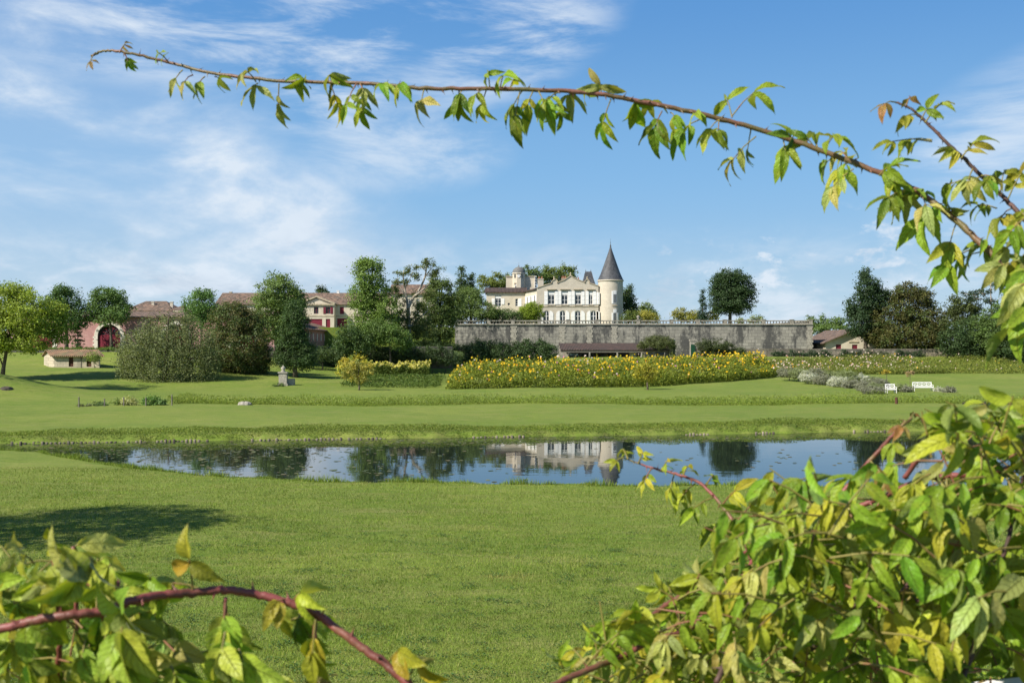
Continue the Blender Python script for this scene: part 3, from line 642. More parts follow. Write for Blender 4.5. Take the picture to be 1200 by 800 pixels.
for t_ in (.16, .47, .78):
    zz0, zz1 = cz_(487), cz_(422); f_ = on_side(t_, t_ + .11, zz0, zz1, .0, .03, 'window', 'white', ch); on_side(t_ + .02, t_ + .09, zz0 + .1, zz1 - .1, .02, .04, 'pane', 'glass', f_)
    on_side(t_ - .11, t_ - .005, zz0, zz1, .02, .09, 'shutter', 'white', ch); on_side(t_ + .115, t_ + .2, zz0, zz1, .02, .09, 'shutter', 'white', ch)
# lower wing facing us, brown tiled roof
wa, wb_ = wx(60), wx(333); wholes = [rect(wx(263), wz(504), wx(283), wz(450)), rect(wx(120), wz(505), wx(165), wz(430))]
ocx, ocz = wx(217), wz(487); wholes.append([(ocx + .24 * math.cos(2 * math.pi * k / 12), ocz + .24 * math.sin(2 * math.pi * k / 12)) for k in range(12)])
w = MB(); w.prism([(wa, gz0), (wb_, gz0), (wb_, wz(404)), (wa, wz(404))], wy, wy + .45, wholes); w.box((wa, wy + .452, gz0), (wb_, wy + 8, wz(404))); w.build('wing_wall', M['cream2'], ch)
r = MB(); gable_roof(r, wa, wb_, wy, wy + 8, wz(402), wz(364), 'x', .4, .18); r.build('wing_roof', M['tiles_dark'], ch)
window(ch, wx(263), wz(504), wx(283), wz(450), wy, False, 1, 3); shutter(ch, wx(284), wz(505), wx(307), wz(449), wy)
window(ch, wx(120), wz(505), wx(165), wz(430), wy, False, 2, 3, blind=.5); shutter(ch, wx(98), wz(490), wx(119), wz(448), wy); shutter(ch, wx(166), wz(490), wx(187), wz(448), wy)
b_ = MB(); b_.lathe((0, 0, 0), [(.0, 0), (.245, 0)], 12); b_.v = [(ocx + p[0], wy + .2, ocz + p[1]) for p in b_.v]; b_.f = [f[::-1] for f in b_.f]; b_.build('oculus', M['glass'], ch)
# clock turret with a dome, on a square tower
ty = wy + 5; tX = lambda zx: X(560 + zx / 6, ty); tZ = lambda zy: Z(275 + zy / 6, ty); dcx = tX(288); dr = (tX(333) - tX(244)) / 2
w = MB(); w.box((tX(198), ty + 1.6, gz0), (tX(400), ty + 7, tZ(292))); w.build('square_tower', M['cream2'], ch)
c_ = MB(); c_.box((tX(196), ty + 1.45, tZ(292)), (tX(402), ty + 7.1, tZ(286))); c_.build('cornice', M['trim'], ch)
w = MB(); w.lathe((dcx, ty + 1.6, 0), [(dr, wz(404)), (dr, tZ(272)), (dr + .12, tZ(272)), (dr + .12, tZ(266)), (dr, tZ(264))], 10); ct = w.build('clock_turret', M['cream2'], ch)
hh = tZ(222) - tZ(266); r = MB(); r.lathe((dcx, ty + 1.6, tZ(266)), [((dr + .05) * math.cos(a), hh * math.sin(a)) for a in [0, .25, .5, .75, 1.0, 1.25, 1.45]] + [(.1, hh), (.06, hh + .15), (.16, hh + .25), (.03, hh + .35), (.015, hh + .95)], 20)
dome = r.build('dome', pmat('lead_dome', (.17, .17, .16), (.11, .11, .105), 3, .7, .2), ch, smooth=True)
def onturret(zx, zy0, zy1, wpx, name, mat, par, off=.03):
    x = tX(zx); q_ = math.sqrt(max(.05, dr * dr * .95 - (x - dcx) ** 2)); b_ = MB(); yy_ = ty + 1.6 - q_ - off
    b_.box((x - wpx / 2, yy_, tZ(zy0)), (x + wpx / 2, yy_ + .3, tZ(zy1))); return b_.build(name, M[mat], par)
onturret(268, 392, 352, .42, 'window', 'white', ct); onturret(268, 388, 358, .3, 'pane', 'glass', ct, .05); onturret(268, 345, 337, .85, 'hood', 'trim', ct, .07)
for zx in (263, 309): onturret(zx, 300, 277, .4, 'opening', 'glass', ct, .04)
b_ = MB(); b_.lathe((0, 0, 0), [(.0, -.02), (.30, -.02), (.30, .05)], 18); b_.v = [(tX(287) + p[0], ty + 1.6 - dr - .02 + p[2], tZ(289) + p[1]) for p in b_.v]; cf = b_.build('clock_face', M['white'], ct)
b_ = MB(); yy_ = ty + 1.6 - dr - .05; b_.box((tX(287) - .02, yy_ - .006, tZ(289)), (tX(287) + .02, yy_, tZ(289) + .22)); b_.box((tX(287) + .021, yy_ - .006, tZ(289) - .02), (tX(287) + .16, yy_, tZ(289) + .02)); b_.build('clock_hands', M['glass'], cf)
b_ = MB(); b_.box((tX(401), ty + 1.2, tZ(372)), (tX(414), ty + 1.65, tZ(288))); f_ = b_.build('window', M['white'], ch)
for k in range(4):
    b_ = MB(); za = tZ(370) + (tZ(290) - tZ(370)) * (k + .12) / 4; b_.box((tX(403), ty + 1.15, za), (tX(412), ty + 1.195, za + (tZ(290) - tZ(370)) * .19)); b_.build('pane', M['glass'], f_)

# ---- building behind the bare tree
D = 208.0; x0, x1 = X(458, D), X(508, D); zt, zr, zb = Z(344, D), Z(334, D), 6.0
hb_ = thing('stone_house', 'cream house with a low tiled roof half hidden behind the pale bare tree', 'house', ((x0 + x1) / 2, D + 4, zb))
hl = [rect(X(477, D), Z(368, D), X(481, D), Z(350, D)), rect(X(488, D), Z(368, D), X(492, D), Z(350, D)), rect(X(499, D), Z(368, D), X(503, D), Z(350, D))]
w = MB(); w.prism(rect(x0, zb, x1, zt), D, D + .4, hl); w.box((x0, D + .402, zb), (x1, D + 9, zt)); w.build('wall', M['cream2'], hb_)
r = MB(); gable_roof(r, x0, x1, D, D + 9, zt, zr + .4, 'x', .4); r.build('roof', M['tiles_x'], hb_)
for h in hl: window(hb_, h[0][0], h[0][1], h[2][0], h[2][1], D, False, 2, 4)

# ---- stable block with pediment and wine-red doors
D = 214.0; bX = lambda p: X(p, D); bZ = lambda p: Z(p, D); x0, x1 = bX(254), bX(462); zb = 6.6
st = thing('stable_block', 'long cream building with a pediment, red shutters and red doors under a tiled roof', 'building', ((x0 + x1) / 2, D + 5, zb))
y2 = D - 2.2; aX = lambda p: X(p, y2); aZ = lambda p: Z(p, y2)
main_h = [rect(bX(398.2), bZ(368), bX(403), bZ(359.6)), rect(bX(395), bZ(387.5), bX(407), bZ(373)), rect(bX(420), bZ(368), bX(425), bZ(359.6)), rect(bX(270), bZ(368), bX(275), bZ(359.6)), rect(bX(300), bZ(368), bX(305), bZ(359.6))]
w = MB(); w.prism(rect(x0, zb, x1, bZ(357)), D, D + .45, main_h); w.box((x0, D + .452, zb), (x1, D + 11, bZ(357))); w.build('wall', M['cream2'], st)
r = MB(); gable_roof(r, x0, x1, D, D + 11, bZ(356.5), bZ(341.5), 'x', .35); r.build('roof', M['tiles_x'], st)
ph = [rect(aX(367.8), aZ(367.5), aX(373.2), aZ(359.4)), rect(aX(381.8), aZ(367.6), aX(387.2), aZ(359.4)), rect(aX(362), aZ(384), aX(377.6), aZ(373.6)), rect(aX(381.8), aZ(384), aX(387.0), aZ(373.6))]
w = MB(); w.prism([(aX(351), zb), (aX(391.6), zb), (aX(391.6), aZ(357)), (aX(371.3), aZ(349.3)), (aX(351), aZ(357))], y2, D - .003, ph); w.build('pavilion', M['cream2'], st)
c_ = MB(); c_.box((aX(350), y2 - .35, aZ(357.4)), (aX(392.4), y2 - .003, aZ(356)))
for s_ in (0, 1):
    p0 = (aX(350) if s_ == 0 else aX(392.4), aZ(356.4)); p1 = (aX(371.3), aZ(348.2)); pts = [p0, (p0[0], p0[1] + .28), (p1[0], p1[1] + .28), p1]
    c_.prism(pts if s_ else pts[::-1], y2 - .36, y2 + 1.9)
c_.build('pediment', M['trim'], st)
c_ = MB(); c_.box((aX(351), y2 - .08, aZ(370.6)), (aX(391.6), y2 - .002, aZ(369.6))); c_.box((bX(392.6), D - .08, bZ(370.8)), (x1, D - .002, bZ(369.8))); c_.box((bX(392.6), D - .2, bZ(357.2)), (x1, D - .003, bZ(356.0))); c_.build('string_course', M['trim'], st)
def door(par, h, y, mat, name='door', n=6):
    (xa, za), (xb, _), (_, zb2), _ = h; b_ = MB()
    for k in range(n): b_.box((xa + (xb - xa) * k / n + .012, y + .14, za), (xa + (xb - xa) * (k + 1) / n - .012, y + .2, zb2))
    b_.box((xa, y + .2, za), (xb, y + .24, zb2)); return b_.build(name, M[mat], par)
door(st, main_h[1], D, 'red'); door(st, main_h[0], D, 'red', 'shutter', 2); window(st, *[main_h[2][0][0], main_h[2][0][1], main_h[2][2][0], main_h[2][2][1]], D)
for h in main_h[3:]: door(st, h, D, 'red', 'shutter', 2)
door(st, ph[2], y2, 'red', 'door', 8); door(st, ph[3], y2, 'red', 'door', 3)
for h in ph[:2]: window(st, h[0][0], h[0][1], h[2][0], h[2][1], y2, False, 2, 2, mat='maroon', fw=.06)
sw = (ph[1][1][0] - ph[1][0][0]) * .5
shutter(st, ph[1][0][0] - .03 - sw, ph[1][0][1], ph[1][0][0] - .03, ph[1][2][1], y2, 'maroon'); shutter(st, ph[1][1][0] + .03, ph[1][0][1], ph[1][1][0] + .03 + sw, ph[1][2][1], y2, 'maroon')
chimney(st, bX(391), D + 5.5, bZ(345), bZ(339.5), .5, .5, 'white', 0); chimney(st, bX(262), D + 5.5, bZ(345), bZ(341), .5, .5, 'trim', 0)

# ---- pink winery with white arches
D = 160.0; bX = lambda p: X(p, D); bZ = lambda p: Z(p, D); x0, x1 = bX(8), bX(321.5); zb = 3.6; zt = bZ(371)
wn = thing('winery', 'long pink rendered wine cellar with white stone arches and wine red doors', 'building', ((x0 + x1) / 2, D + 12, zb))
arcs = [48, 128, 206, 284]; rad = 13.5; zfl = bZ(410); ahs = []
for p in arcs: ahs.append(arch(bX(p - rad), zfl, bX(p + rad), bZ(393.5), 20))
w = MB(); w.prism(rect(x0, zb, x1, zt), D, D + .6, ahs); w.box((x0, D + .602, zb), (x1 , D + 28, zt)); w.build('wall', M['pink'], wn)
for p, h in zip(arcs, ahs):
    s_ = MB(); s_.prism(arch(bX(p - rad - 4), zfl, bX(p + rad + 4), bZ(393.5), 20, bX(p + rad + 3.5) - bX(p)), D - .07, D + .3, [arch(bX(p - rad) + .004, zfl + .004, bX(p + rad) - .004, bZ(393.5), 20)], True)
    for k in range(4):
        zq = zfl + (bZ(393.5) - zfl) * (k * .27 + .02)
        for sd in (-1, 1): s_.box((bX(p + sd * (rad + 4)), D - .072, zq), (bX(p + sd * (rad + 5.6)), D - .004, zq + .32))
    s_.build('arch_surround', M['white'] if False else pmat('white_limestone', (.72, .68, .60), (.62, .58, .50), 2, .9), wn)
    dr_ = door(wn, rect(bX(p - rad) + .01, zfl, bX(p + rad) - .01, bZ(393.2)), D, 'red', 'door', 10)
    fb = MB(); cx0, cz0, rr = bX(p), bZ(393), bX(p + rad) - bX(p); yl = D + .2
    fb.box((cx0 - rr, yl, cz0 - .02), (cx0 + rr, yl + .08, cz0 + .14))
    for k in range(1, 6):
        a = math.pi * k / 6; d_ = Vector((math.cos(a), 0, math.sin(a))); fb.tube([(cx0 + d_.x * rr * .12, yl + .03, cz0 + d_.z * rr * .12), (cx0 + d_.x * rr * .97, yl + .03, cz0 + d_.z * rr * .97)], .04, 5)
    for q_ in (.4, .72): fb.tube([(cx0 + rr * q_ * math.cos(math.pi * k / 12), yl + .03, cz0 + rr * q_ * math.sin(math.pi * k / 12)) for k in range(13)], .035, 5)
    for k in range(5):
        a, a2 = math.pi * (k + .5) / 6, math.pi * (k + 1.5) / 6; fb.tube([(cx0 + rr * .4 * math.cos(a), yl + .03, cz0 + rr * .4 * math.sin(a)), (cx0 + rr * .95 * math.cos(a2), yl + .03, cz0 + rr * .95 * math.sin(a2))], .03, 5)
    fl = fb.build('fanlight', M['red'], wn)
    gb = MB(); gb.prism([(cx0 + rr * math.cos(math.pi * k / 16), cz0 + rr * math.sin(math.pi * k / 16)) for k in range(17)], yl + .1, yl + .13); gb.build('pane', M['glass'], fl)
r = MB(); gable_roof(r, x0, x1, D, D + 28, zt, zt + 1.3, 'x', .4); r.build('roof', M['tiles_x'], wn)
# its side range running back, slit windows in the shade
sd = thing('cellar_range', 'low old pink cellar range with small pale slits and a hipped tile roof', 'building', (-39, 186, 4.4))
sx, ya, yb_ = -35.4, 163.0, 207.0; ze = 7.9
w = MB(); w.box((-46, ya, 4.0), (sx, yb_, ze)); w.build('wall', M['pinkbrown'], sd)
r = MB(); gable_roof(r, -46, sx, ya, yb_, ze, ze + 1.75, 'y', .55, .18, hip=5.0); r.build('roof', M['tiles_y'], sd)
for k in range(11):
    yk = 166 + k * 3.6; f_ = MB(); f_.box((sx + .004, yk, 5.9), (sx + .09, yk + .75, 7.2)); f_.build('slit_window', M['cream'], sd)
    p_ = MB(); p_.box((sx + .092, yk + .2, 6.0), (sx + .11, yk + .5, 7.05)); 
# gravel drive and the dwarf wall in front of it
gp = MB(); N_ = 14
for k in range(N_):
    ya_, yb2 = 156.5 + k * 3.2, 156.5 + (k + 1) * 3.2
    def ctr(y): return -31.5 + (y - 156) * .02, 2.9 - (y - 156) * .012
    (ca, ha), (cb, hb2) = ctr(ya_), ctr(yb2); gp.quad((ca - ha, ya_, float(terr(ca - ha, ya_)) + .06), (ca + ha, ya_, float(terr(ca + ha, ya_)) + .06), (cb + hb2, yb2, float(terr(cb + hb2, yb2)) + .06), (cb - hb2, yb2, float(terr(cb - hb2, yb2)) + .06))
tag(gp.build('gravel_drive', M['gravel']), kind='structure')

# ---- far roofs between the winery trees
D = 206.0; x0, x1 = X(146, D), X(214, D)
fr_ = thing('far_building', 'far cream building with weathered tile roofs and two chimneys, above the pink cellar', 'building', ((x0 + x1) / 2, D + 5, 5.5))
w = MB(); w.box((x0, D, 5.5), (x1, D + 10, Z(364, D))); w.box((X(205, D), D + 3, Z(366, D)), (X(252, D), D + 9, Z(360.5, D))); w.build('wall', M['cream2'], fr_)
r = MB(); gable_roof(r, x0, X(200, D), D, D + 10, Z(364, D), Z(351.5, D), 'x', .4, .16, hip=3.0); gable_roof(r, X(197, D), x1, D + 1, D + 8, Z(363.2, D), Z(356.5, D), 'x', .3, .16, hip=2.0); r.build('roof', M['tiles_x'], fr_)
chimney(fr_, X(173.5, D), D + 3, Z(362, D), Z(353.5, D), .55, .5, 'cream', 0); chimney(fr_, X(195.5, D), D + 3, Z(362, D), Z(353.5, D), .6, .5, 'cream', 0)

# ---- low grey wall along the winery yard
D = 153.0; w = MB(); w.box((X(-40, D), D, 1.5), (X(345, D), D + .4, Z(410.5, D))); tag(w.build('yard_wall', M['greywall']), 'low dark grey wall along the foot of the pink cellar yard', 'wall')
w = MB(); w.box((X(345.5, D), D, 1.5), (X(530, D), D + .4, Z(407.5, D))); w.box((X(345.5, D), D - .06, Z(407.5, D)), (X(530, D), D + .46, Z(406, D))); tag(w.build('garden_wall', M['greywall']), 'grey dwarf wall with a coping below the gravel drive', 'wall')

# ---- stone hut
D = 139.0; x0, x1 = X(63.5, D), X(116.5, D); zb = Z(429.5, D) - .25; zt = Z(416.5, D); hd = 5.2
hu = thing('stone_hut', 'small pale stone hut with a mossy tiled roof and brown doors on the grass slope', 'hut', ((x0 + x1) / 2, D + 2.5, zb + .25))
xs_ = X(51.5, D)   # gable end turned a little to us
dh = [rect(X(80.5, D), zb + .25, X(86, D), zt - .25), rect(X(101.5, D), zb + .25, X(107, D), zt - .25)]
w = MB(); w.prism(rect(x0, zb, x1, zt), D, D + .3, dh)
bk = (X(51.5, D + 4.2), D + 4.2); sk = bk[0] - x0
w.quad((bk[0], bk[1], zb), (x0, D, zb), (x0, D, zt), ((x0 + bk[0]) / 2, (D + bk[1]) / 2, zt + .75), (bk[0], bk[1], zt)); w.quad((x1, D, zb), (x1 + sk, D + 4.2, zb), (x1 + sk, D + 4.2, zt), (x1, D, zt)); w.quad((x1 + sk, D + 4.2, zb), (bk[0], bk[1], zb), (bk[0], bk[1], zt), (x1 + sk, D + 4.2, zt)); w.build('wall', M['hutstone'], hu)
r = MB(); ra = ((x0 + bk[0]) / 2 - .45, (D + bk[1]) / 2 - .1, zt + .85); rb = (x1 + .7 + sk / 2, D + 2.0, zt + .85); e1, e2 = (x0 - .3, D - .45, zt - .02), (x1 + .9, D - .45, zt - .02); g1, g2 = (bk[0] - .5, bk[1] + .35, zt - .06), (x1 + .6 + sk, bk[1] + .35, zt - .06)
for q_ in ([e1, e2, rb, ra], [g2, g1, ra, rb]): r.quad(*q_); r.quad(*[(p[0], p[1], p[2] - .13) for p in q_[::-1]])
for a, b_ in ((e1, e2), (e2, rb), (ra, e1), (g1, ra), (rb, g2)): r.quad((a[0], a[1], a[2] - .13), (b_[0], b_[1], b_[2] - .13), b_, a)
r.build('roof', tile_roof('mossy_tiles', (.28, .17, .10), (.17, .11, .075), (.16, .15, .08), 'x'), hu)
for h in dh: door(hu, h, D, 'brownwood', 'door', 4)
b_ = MB(); b_.box((X(94.8, D), D - .05, zb), (X(95.6, D), D - .003, zt)); b_.build('downpipe', M['greywood'], hu)

# ---- open shed at the foot of the terrace wall, with a parked car
D = 173.0; x0, x1 = X(657, D), X(785, D); zb = float(terr(20, D)); ze, zr = Z(411, D), Z(402.5, D)
sh = thing('open_shed', 'long open fronted shed with a dark tiled lean-to roof below the terrace wall', 'shed', ((x0 + x1) / 2, D + 3, zb))
r = MB(); sl4 = [(x0, D, ze + .2), (x1, D, ze + .2), (x1, D + 6.5, zr + .1), (x0, D + 6.5, zr + .1)]; r.quad(*sl4); r.quad(*[(p[0], p[1], p[2] - .15) for p in sl4[::-1]]); r.quad(*[(sl4[0][0], D, ze + .05), (sl4[1][0], D, ze + .05), sl4[1], sl4[0]]); r.quad((x0, D, ze + .05), sl4[0], sl4[3], (x0, D + 6.5, zr - .05)); r.build('roof', M['tiles_dark'], sh)
b_ = MB(); b_.box((x0 + .05, D + .1, ze - .28), (x1 - .05, D + .3, ze + .045)); b_.build('beam', M['greywood'], sh)
w = MB(); w.box((x0 - .9, D + .4, zb - .3), (x0 + .05, D + 6.6, ze - .3)); w.box((x0 + .05, D + 6.2, zb - .3), (x1, D + 6.5, ze + .4)); w.build('wall', M['palestone'], sh)
for pa, pb in ((754, 768), (779.5, 785)):
    w = MB(); w.box((X(pa, D), D + .12, zb - .3), (X(pb, D), D + .28, ze - .285)); w.build('panel', M['greywood'], sh)
w = MB(); w.box((X(738, D), D + 1.2, zb - .3), (X(747, D), D + 1.5, ze - .3)); w.build('panel', M['hutstone'], sh)
for px in (658.5, 691, 723.5, 752): 
    p = MB(); x = X(px, D); p.box((x - .12, D + .1, zb - .3), (x + .12, D + .32, ze - .282)); p.build('post', M['palestone'], sh)
p = MB(); x = X(790, D); p.box((x - .16, D, zb - .3), (x + .16, D + .3, Z(398, D))); tag(p.build('gate_post', pmat('teal_paint', (.03, .06, .07), (.02, .045, .05), 2, .6)), 'dark teal gate post at the right end of the open shed', 'gate post')
# car seen head-on
cc = Vector((X(673, D), D + 1.1, zb)); car = thing('parked_car', 'small grey blue car parked nose out under the open shed', 'car', cc)
def cs(poly_w, name, mat, par=car, smooth=False):
    """lofted car shell: list of (y, half width bottom, half width top, z0, z1)"""
    b_ = MB()
    for (ya, wa_, wta, za, zta), (yb3, wb3, wtb, zb3, ztb) in zip(poly_w[:-1], poly_w[1:]):
        A = [(-wa_, ya, za), (wa_, ya, za), (wa_, ya, (za + zta) / 2), (wta, ya, zta), (-wta, ya, zta), (-wa_, ya, (za + zta) / 2)]; B = [(-wb3, yb3, zb3), (wb3, yb3, zb3), (wb3, yb3, (zb3 + ztb) / 2), (wtb, yb3, ztb), (-wtb, yb3, ztb), (-wb3, yb3, (zb3 + ztb) / 2)]
        for k in range(6): b_.quad(*[tuple(cc + Vector(p)) for p in (A[k], B[k], B[(k + 1) % 6], A[(k + 1) % 6])][::-1])
    for i, fl in ((0, 1), (-1, -1)):
        y_, w1, w2, z_, zt_ = poly_w[i]; q_ = [(-w1, y_, z_), (w1, y_, z_), (w1, y_, (z_ + zt_) / 2), (w2, y_, zt_), (-w2, y_, zt_), (-w1, y_, (z_ + zt_) / 2)]; b_.quad(*[tuple(cc + Vector(p)) for p in (q_ if fl > 0 else q_[::-1])])
    return b_.build(name, mat, par, smooth=smooth)
paint = pmat('car_paint', (.12, .17, .19), None, rough=.3, spec=.6)
cs([(0, .72, .66, .28, .62), (.12, .82, .74, .22, .74), (.9, .85, .74, .2, .92), (1.1, .85, .74, .2, .96), (3.4, .85, .74, .2, .98), (3.7, .8, .7, .25, .9)], 'body', paint)
cs([(1.05, .74, .70, .95, .97), (1.75, .72, .58, .96, 1.46), (3.0, .72, .58, .97, 1.47), (3.5, .72, .66, .97, 1.02)], 'cabin', paint)
b_ = MB(); b_.quad(*[tuple(cc + Vector(p)) for p in ((-.64, 1.09, 1.005), (.64, 1.09, 1.005), (.53, 1.70, 1.425), (-.53, 1.70, 1.425))]); b_.build('windscreen', M['glass'], car)
for s_ in (-1, 1):
    b_ = MB(); b_.box(cc + Vector((s_ * .44, -.02, .50)), cc + Vector((s_ * .68, .1, .66))); b_.build('headlight', pmat('lamp_glass', (.6, .62, .62), None, rough=.15, spec=.6), car)
    for yk in (.75, 3.0):
        b_ = MB(); b_.tube([cc + Vector((s_ * .62, yk, .3)), cc + Vector((s_ * .84, yk, .3))], .3, 14); wl = b_.build('wheel', M['glass'], car)
b_ = MB(); b_.box(cc + Vector((-.3, -.03, .36)), cc + Vector((.3, .05, .48))); b_.build('grille', M['glass'], car)

# ---- gateway pillar with green gate, garden wall on the right
D = 176.0; p = MB(); x = X(812.5, D); zb = 2.4
gt = thing('garden_gateway', 'square stone pillar with a dark green gate leaf at the opening in the garden wall', 'gateway', (x, D, zb))
p.box((x - .5, D, zb), (x + .5, D + .9, Z(399.5, D))); p.box((x - .6, D - .1, Z(399.5, D)), (x + .6, D + 1, Z(397.5, D))); p.build('pillar', M['palestone'], gt)
b_ = MB()
for k in range(5): b_.box((X(809.4, D) + k * .14, D - .2, 2.55), (X(809.4, D) + k * .14 + .125, D - .12, Z(403.5, D)))
b_.box((X(809.4, D), D - .12, 2.9), (X(809.4, D) + .69, D - .09, 3.05)); b_.box((X(809.4, D), D - .12, 4.4), (X(809.4, D) + .69, D - .09, 4.55)); b_.build('gate', M['greenpaint'], gt)
w = MB(); xa, xb = X(816.5, D), X(1135, D); w.box((xa, D, 1.6), (xb, D + .5, Z(410, D))); w.box((xa, D - .05, Z(410, D)), (xb, D + .55, Z(408.6, D))); tag(w.build('garden_wall', M['rubble']), 'old rubble garden wall with climbers along the back of the right flower border', 'wall')

# ---- house on the right, gable towards us
D = 187.0; x0, x1 = X(967.5, D), X(1034, D); zb = 2.6; zt = Z(401, D); xm = (x0 + x1) / 2; zr = Z(385.5, D)
ho = thing('gable_house', 'cream house with a brown tiled roof and two maroon windows beyond the garden wall', 'house', (xm, D + 7, zb))
hh = [rect(X(979.5, D), Z(409, D), X(986, D), Z(403.6, D)), rect(X(998.5, D), Z(409, D), X(1005, D), Z(403.6, D))]
w = MB(); w.prism([(x0, zb), (x1, zb), (x1, zt), (xm, zr - .15), (x0, zt)], D, D + .4, hh); w.box((x0, D + .402, zb), (x1, D + 16, zt)); w.build('wall', M['cream2'], ho)
r = MB(); gable_roof(r, x0, x1, D, D + 16, zt - .1, zr, 'y', .7, .18); r.build('roof', tile_roof('brown_tiles', (.20, .14, .11), (.11, .08, .065), (.13, .105, .09), 'y'), ho)
for h in hh: door(ho, h, D, 'maroon', 'shutter', 3)
b_ = MB(); b_.box((X(994.5, D), D - .12, Z(401, D)), (X(1006, D), D - .003, Z(399.6, D))); b_.build('ledge', M['trim'], ho)
for px, pz in ((979, 396), (990, 391)): 
    b_ = MB(); b_.box((X(px, D) - .1, D - .5, Z(pz, D) - .05), (X(px, D) + .1, D - .003, Z(pz, D) + .12)); b_.build('rafter_end', M['brownwood'], ho)
w = MB(); w.box((X(952.5, 194), 192, zb), (x0 - .003, 202, Z(402, 194))); w.build('side_shed', M['greywood'], ho)
# ------------------------------------------------------------------ trees and shrubs
KL = 1.75; LSC = 1.09
def crown_mesh(name, lobes, D, col, leaf, parent, seed, clump=.9, cover=2.6, gaps=.25, hang=0.0, var=.20, maxn=16000, depth=.9, colb=None, upb=.35, flatc=.7):
    """leaf clumps spread through ellipsoid lobes given as (cx, cy, rx, ry[, dD]) in photo pixels at distance D"""
    r_ = np.random.RandomState(seed); E = []; leaf *= .82; cover *= 1.35; maxn = int(maxn * 1.8)
    for l in lobes:
        l = (l[0], l[1], l[2] * (LSC if l[2] > 9 else 1), l[3] * (LSC if l[2] > 9 else 1)) + tuple(l[4:])
        d = D + (l[4] if len(l) > 4 else r_.uniform(-.5, .5) * l[2] / F * D * .8)
        E.append((X(l[0], d), d, Z(l[1], d), l[2] / F * d, max(l[2], l[3] * .7) / F * d * depth, l[3] / F * d))
    E = np.array(E); area = (E[:, 3] * E[:, 5]); n = int(min(maxn, cover * 4 * np.pi * area.sum() / (leaf * leaf * .5) * .5)); n = max(n, 300)
    per = 26; nc_ = max(12, n // per)
    k = r_.choice(len(E), nc_ * 2, p=area / area.sum()); u = r_.normal(0, 1, (nc_ * 2, 3)); u /= np.linalg.norm(u, axis=1, keepdims=True)
    rad = r_.uniform(0, 1, nc_ * 2) ** .35; rad = .30 + .68 * rad
    bump = 1 + .13 * np.sin(u[:, 0] * 5 + k) * np.sin(u[:, 2] * 6 + k * 2) + r_.normal(0, .045, nc_ * 2)
    c = E[k, :3] + u * E[k, 3:6] * (rad * bump)[:, None]
    if gaps > 0:
        s = 2.2 / max(.8, np.sqrt(area.mean())); nz = np.sin(c[:, 0] * s * 2.3 + seed) + np.sin(c[:, 1] * s * 2.1 + 1.7 * seed) + np.sin(c[:, 2] * s * 2.9 + .6 * seed) + r_.normal(0, .5, len(c))
        keep = nz > np.quantile(nz, gaps); c = c[keep]; k = k[keep]; u = u[keep]
    c = c[:nc_]; k = k[:nc_]; u = u[:nc_]; nc_ = len(c); sz = clump * r_.uniform(.6, 1.35, nc_)
    per = max(6, n // nc_); o_ = r_.normal(0, .40, (nc_, per, 3)); o_[:, :, 2] *= flatc
    if hang: o_[:, :, :2] *= .45; o_[:, :, 2] = -np.abs(r_.exponential(.9, (nc_, per))) * hang
    pts = (c[:, None, :] + o_ * sz[:, None, None]).reshape(-1, 3)
    out = np.repeat(u, per, axis=0)
    nr_ = r_.normal(0, .75, pts.shape) + out * .75 + np.array([0, 0, upb]);
    if hang: nr_[:, 2] *= .35
    nr_ /= np.linalg.norm(nr_, axis=1, keepdims=True)
    size = r_.uniform(.65, 1.35, len(pts)) * leaf
    KL = 1.75 * (1.28 if lobes[0][0] < 600 and D < 200 else 1.0); col = np.array(col) * KL; cc_ = np.array(col) * (1 + r_.normal(0, var * .8, (nc_, 1))).clip(.5, 1.7)
    if colb is not None: w_ = (r_.uniform(0, 1, (nc_, 1)) < .35); cc_ = np.where(w_, np.array(colb) * KL * (1 + r_.normal(0, var, (nc_, 1))).clip(.5, 1.6), cc_)
    cl = np.repeat(cc_, per, axis=0) * (1 + r_.normal(0, .16, (len(pts), 1))).clip(.5, 1.6)
    return npmesh(name, leafquads(pts, nr_, size, .6, r_), 4, M['leaf'], parent, None if parent else (E[0, 0], E[0, 1], 0), cl.clip(.004, .6)), E
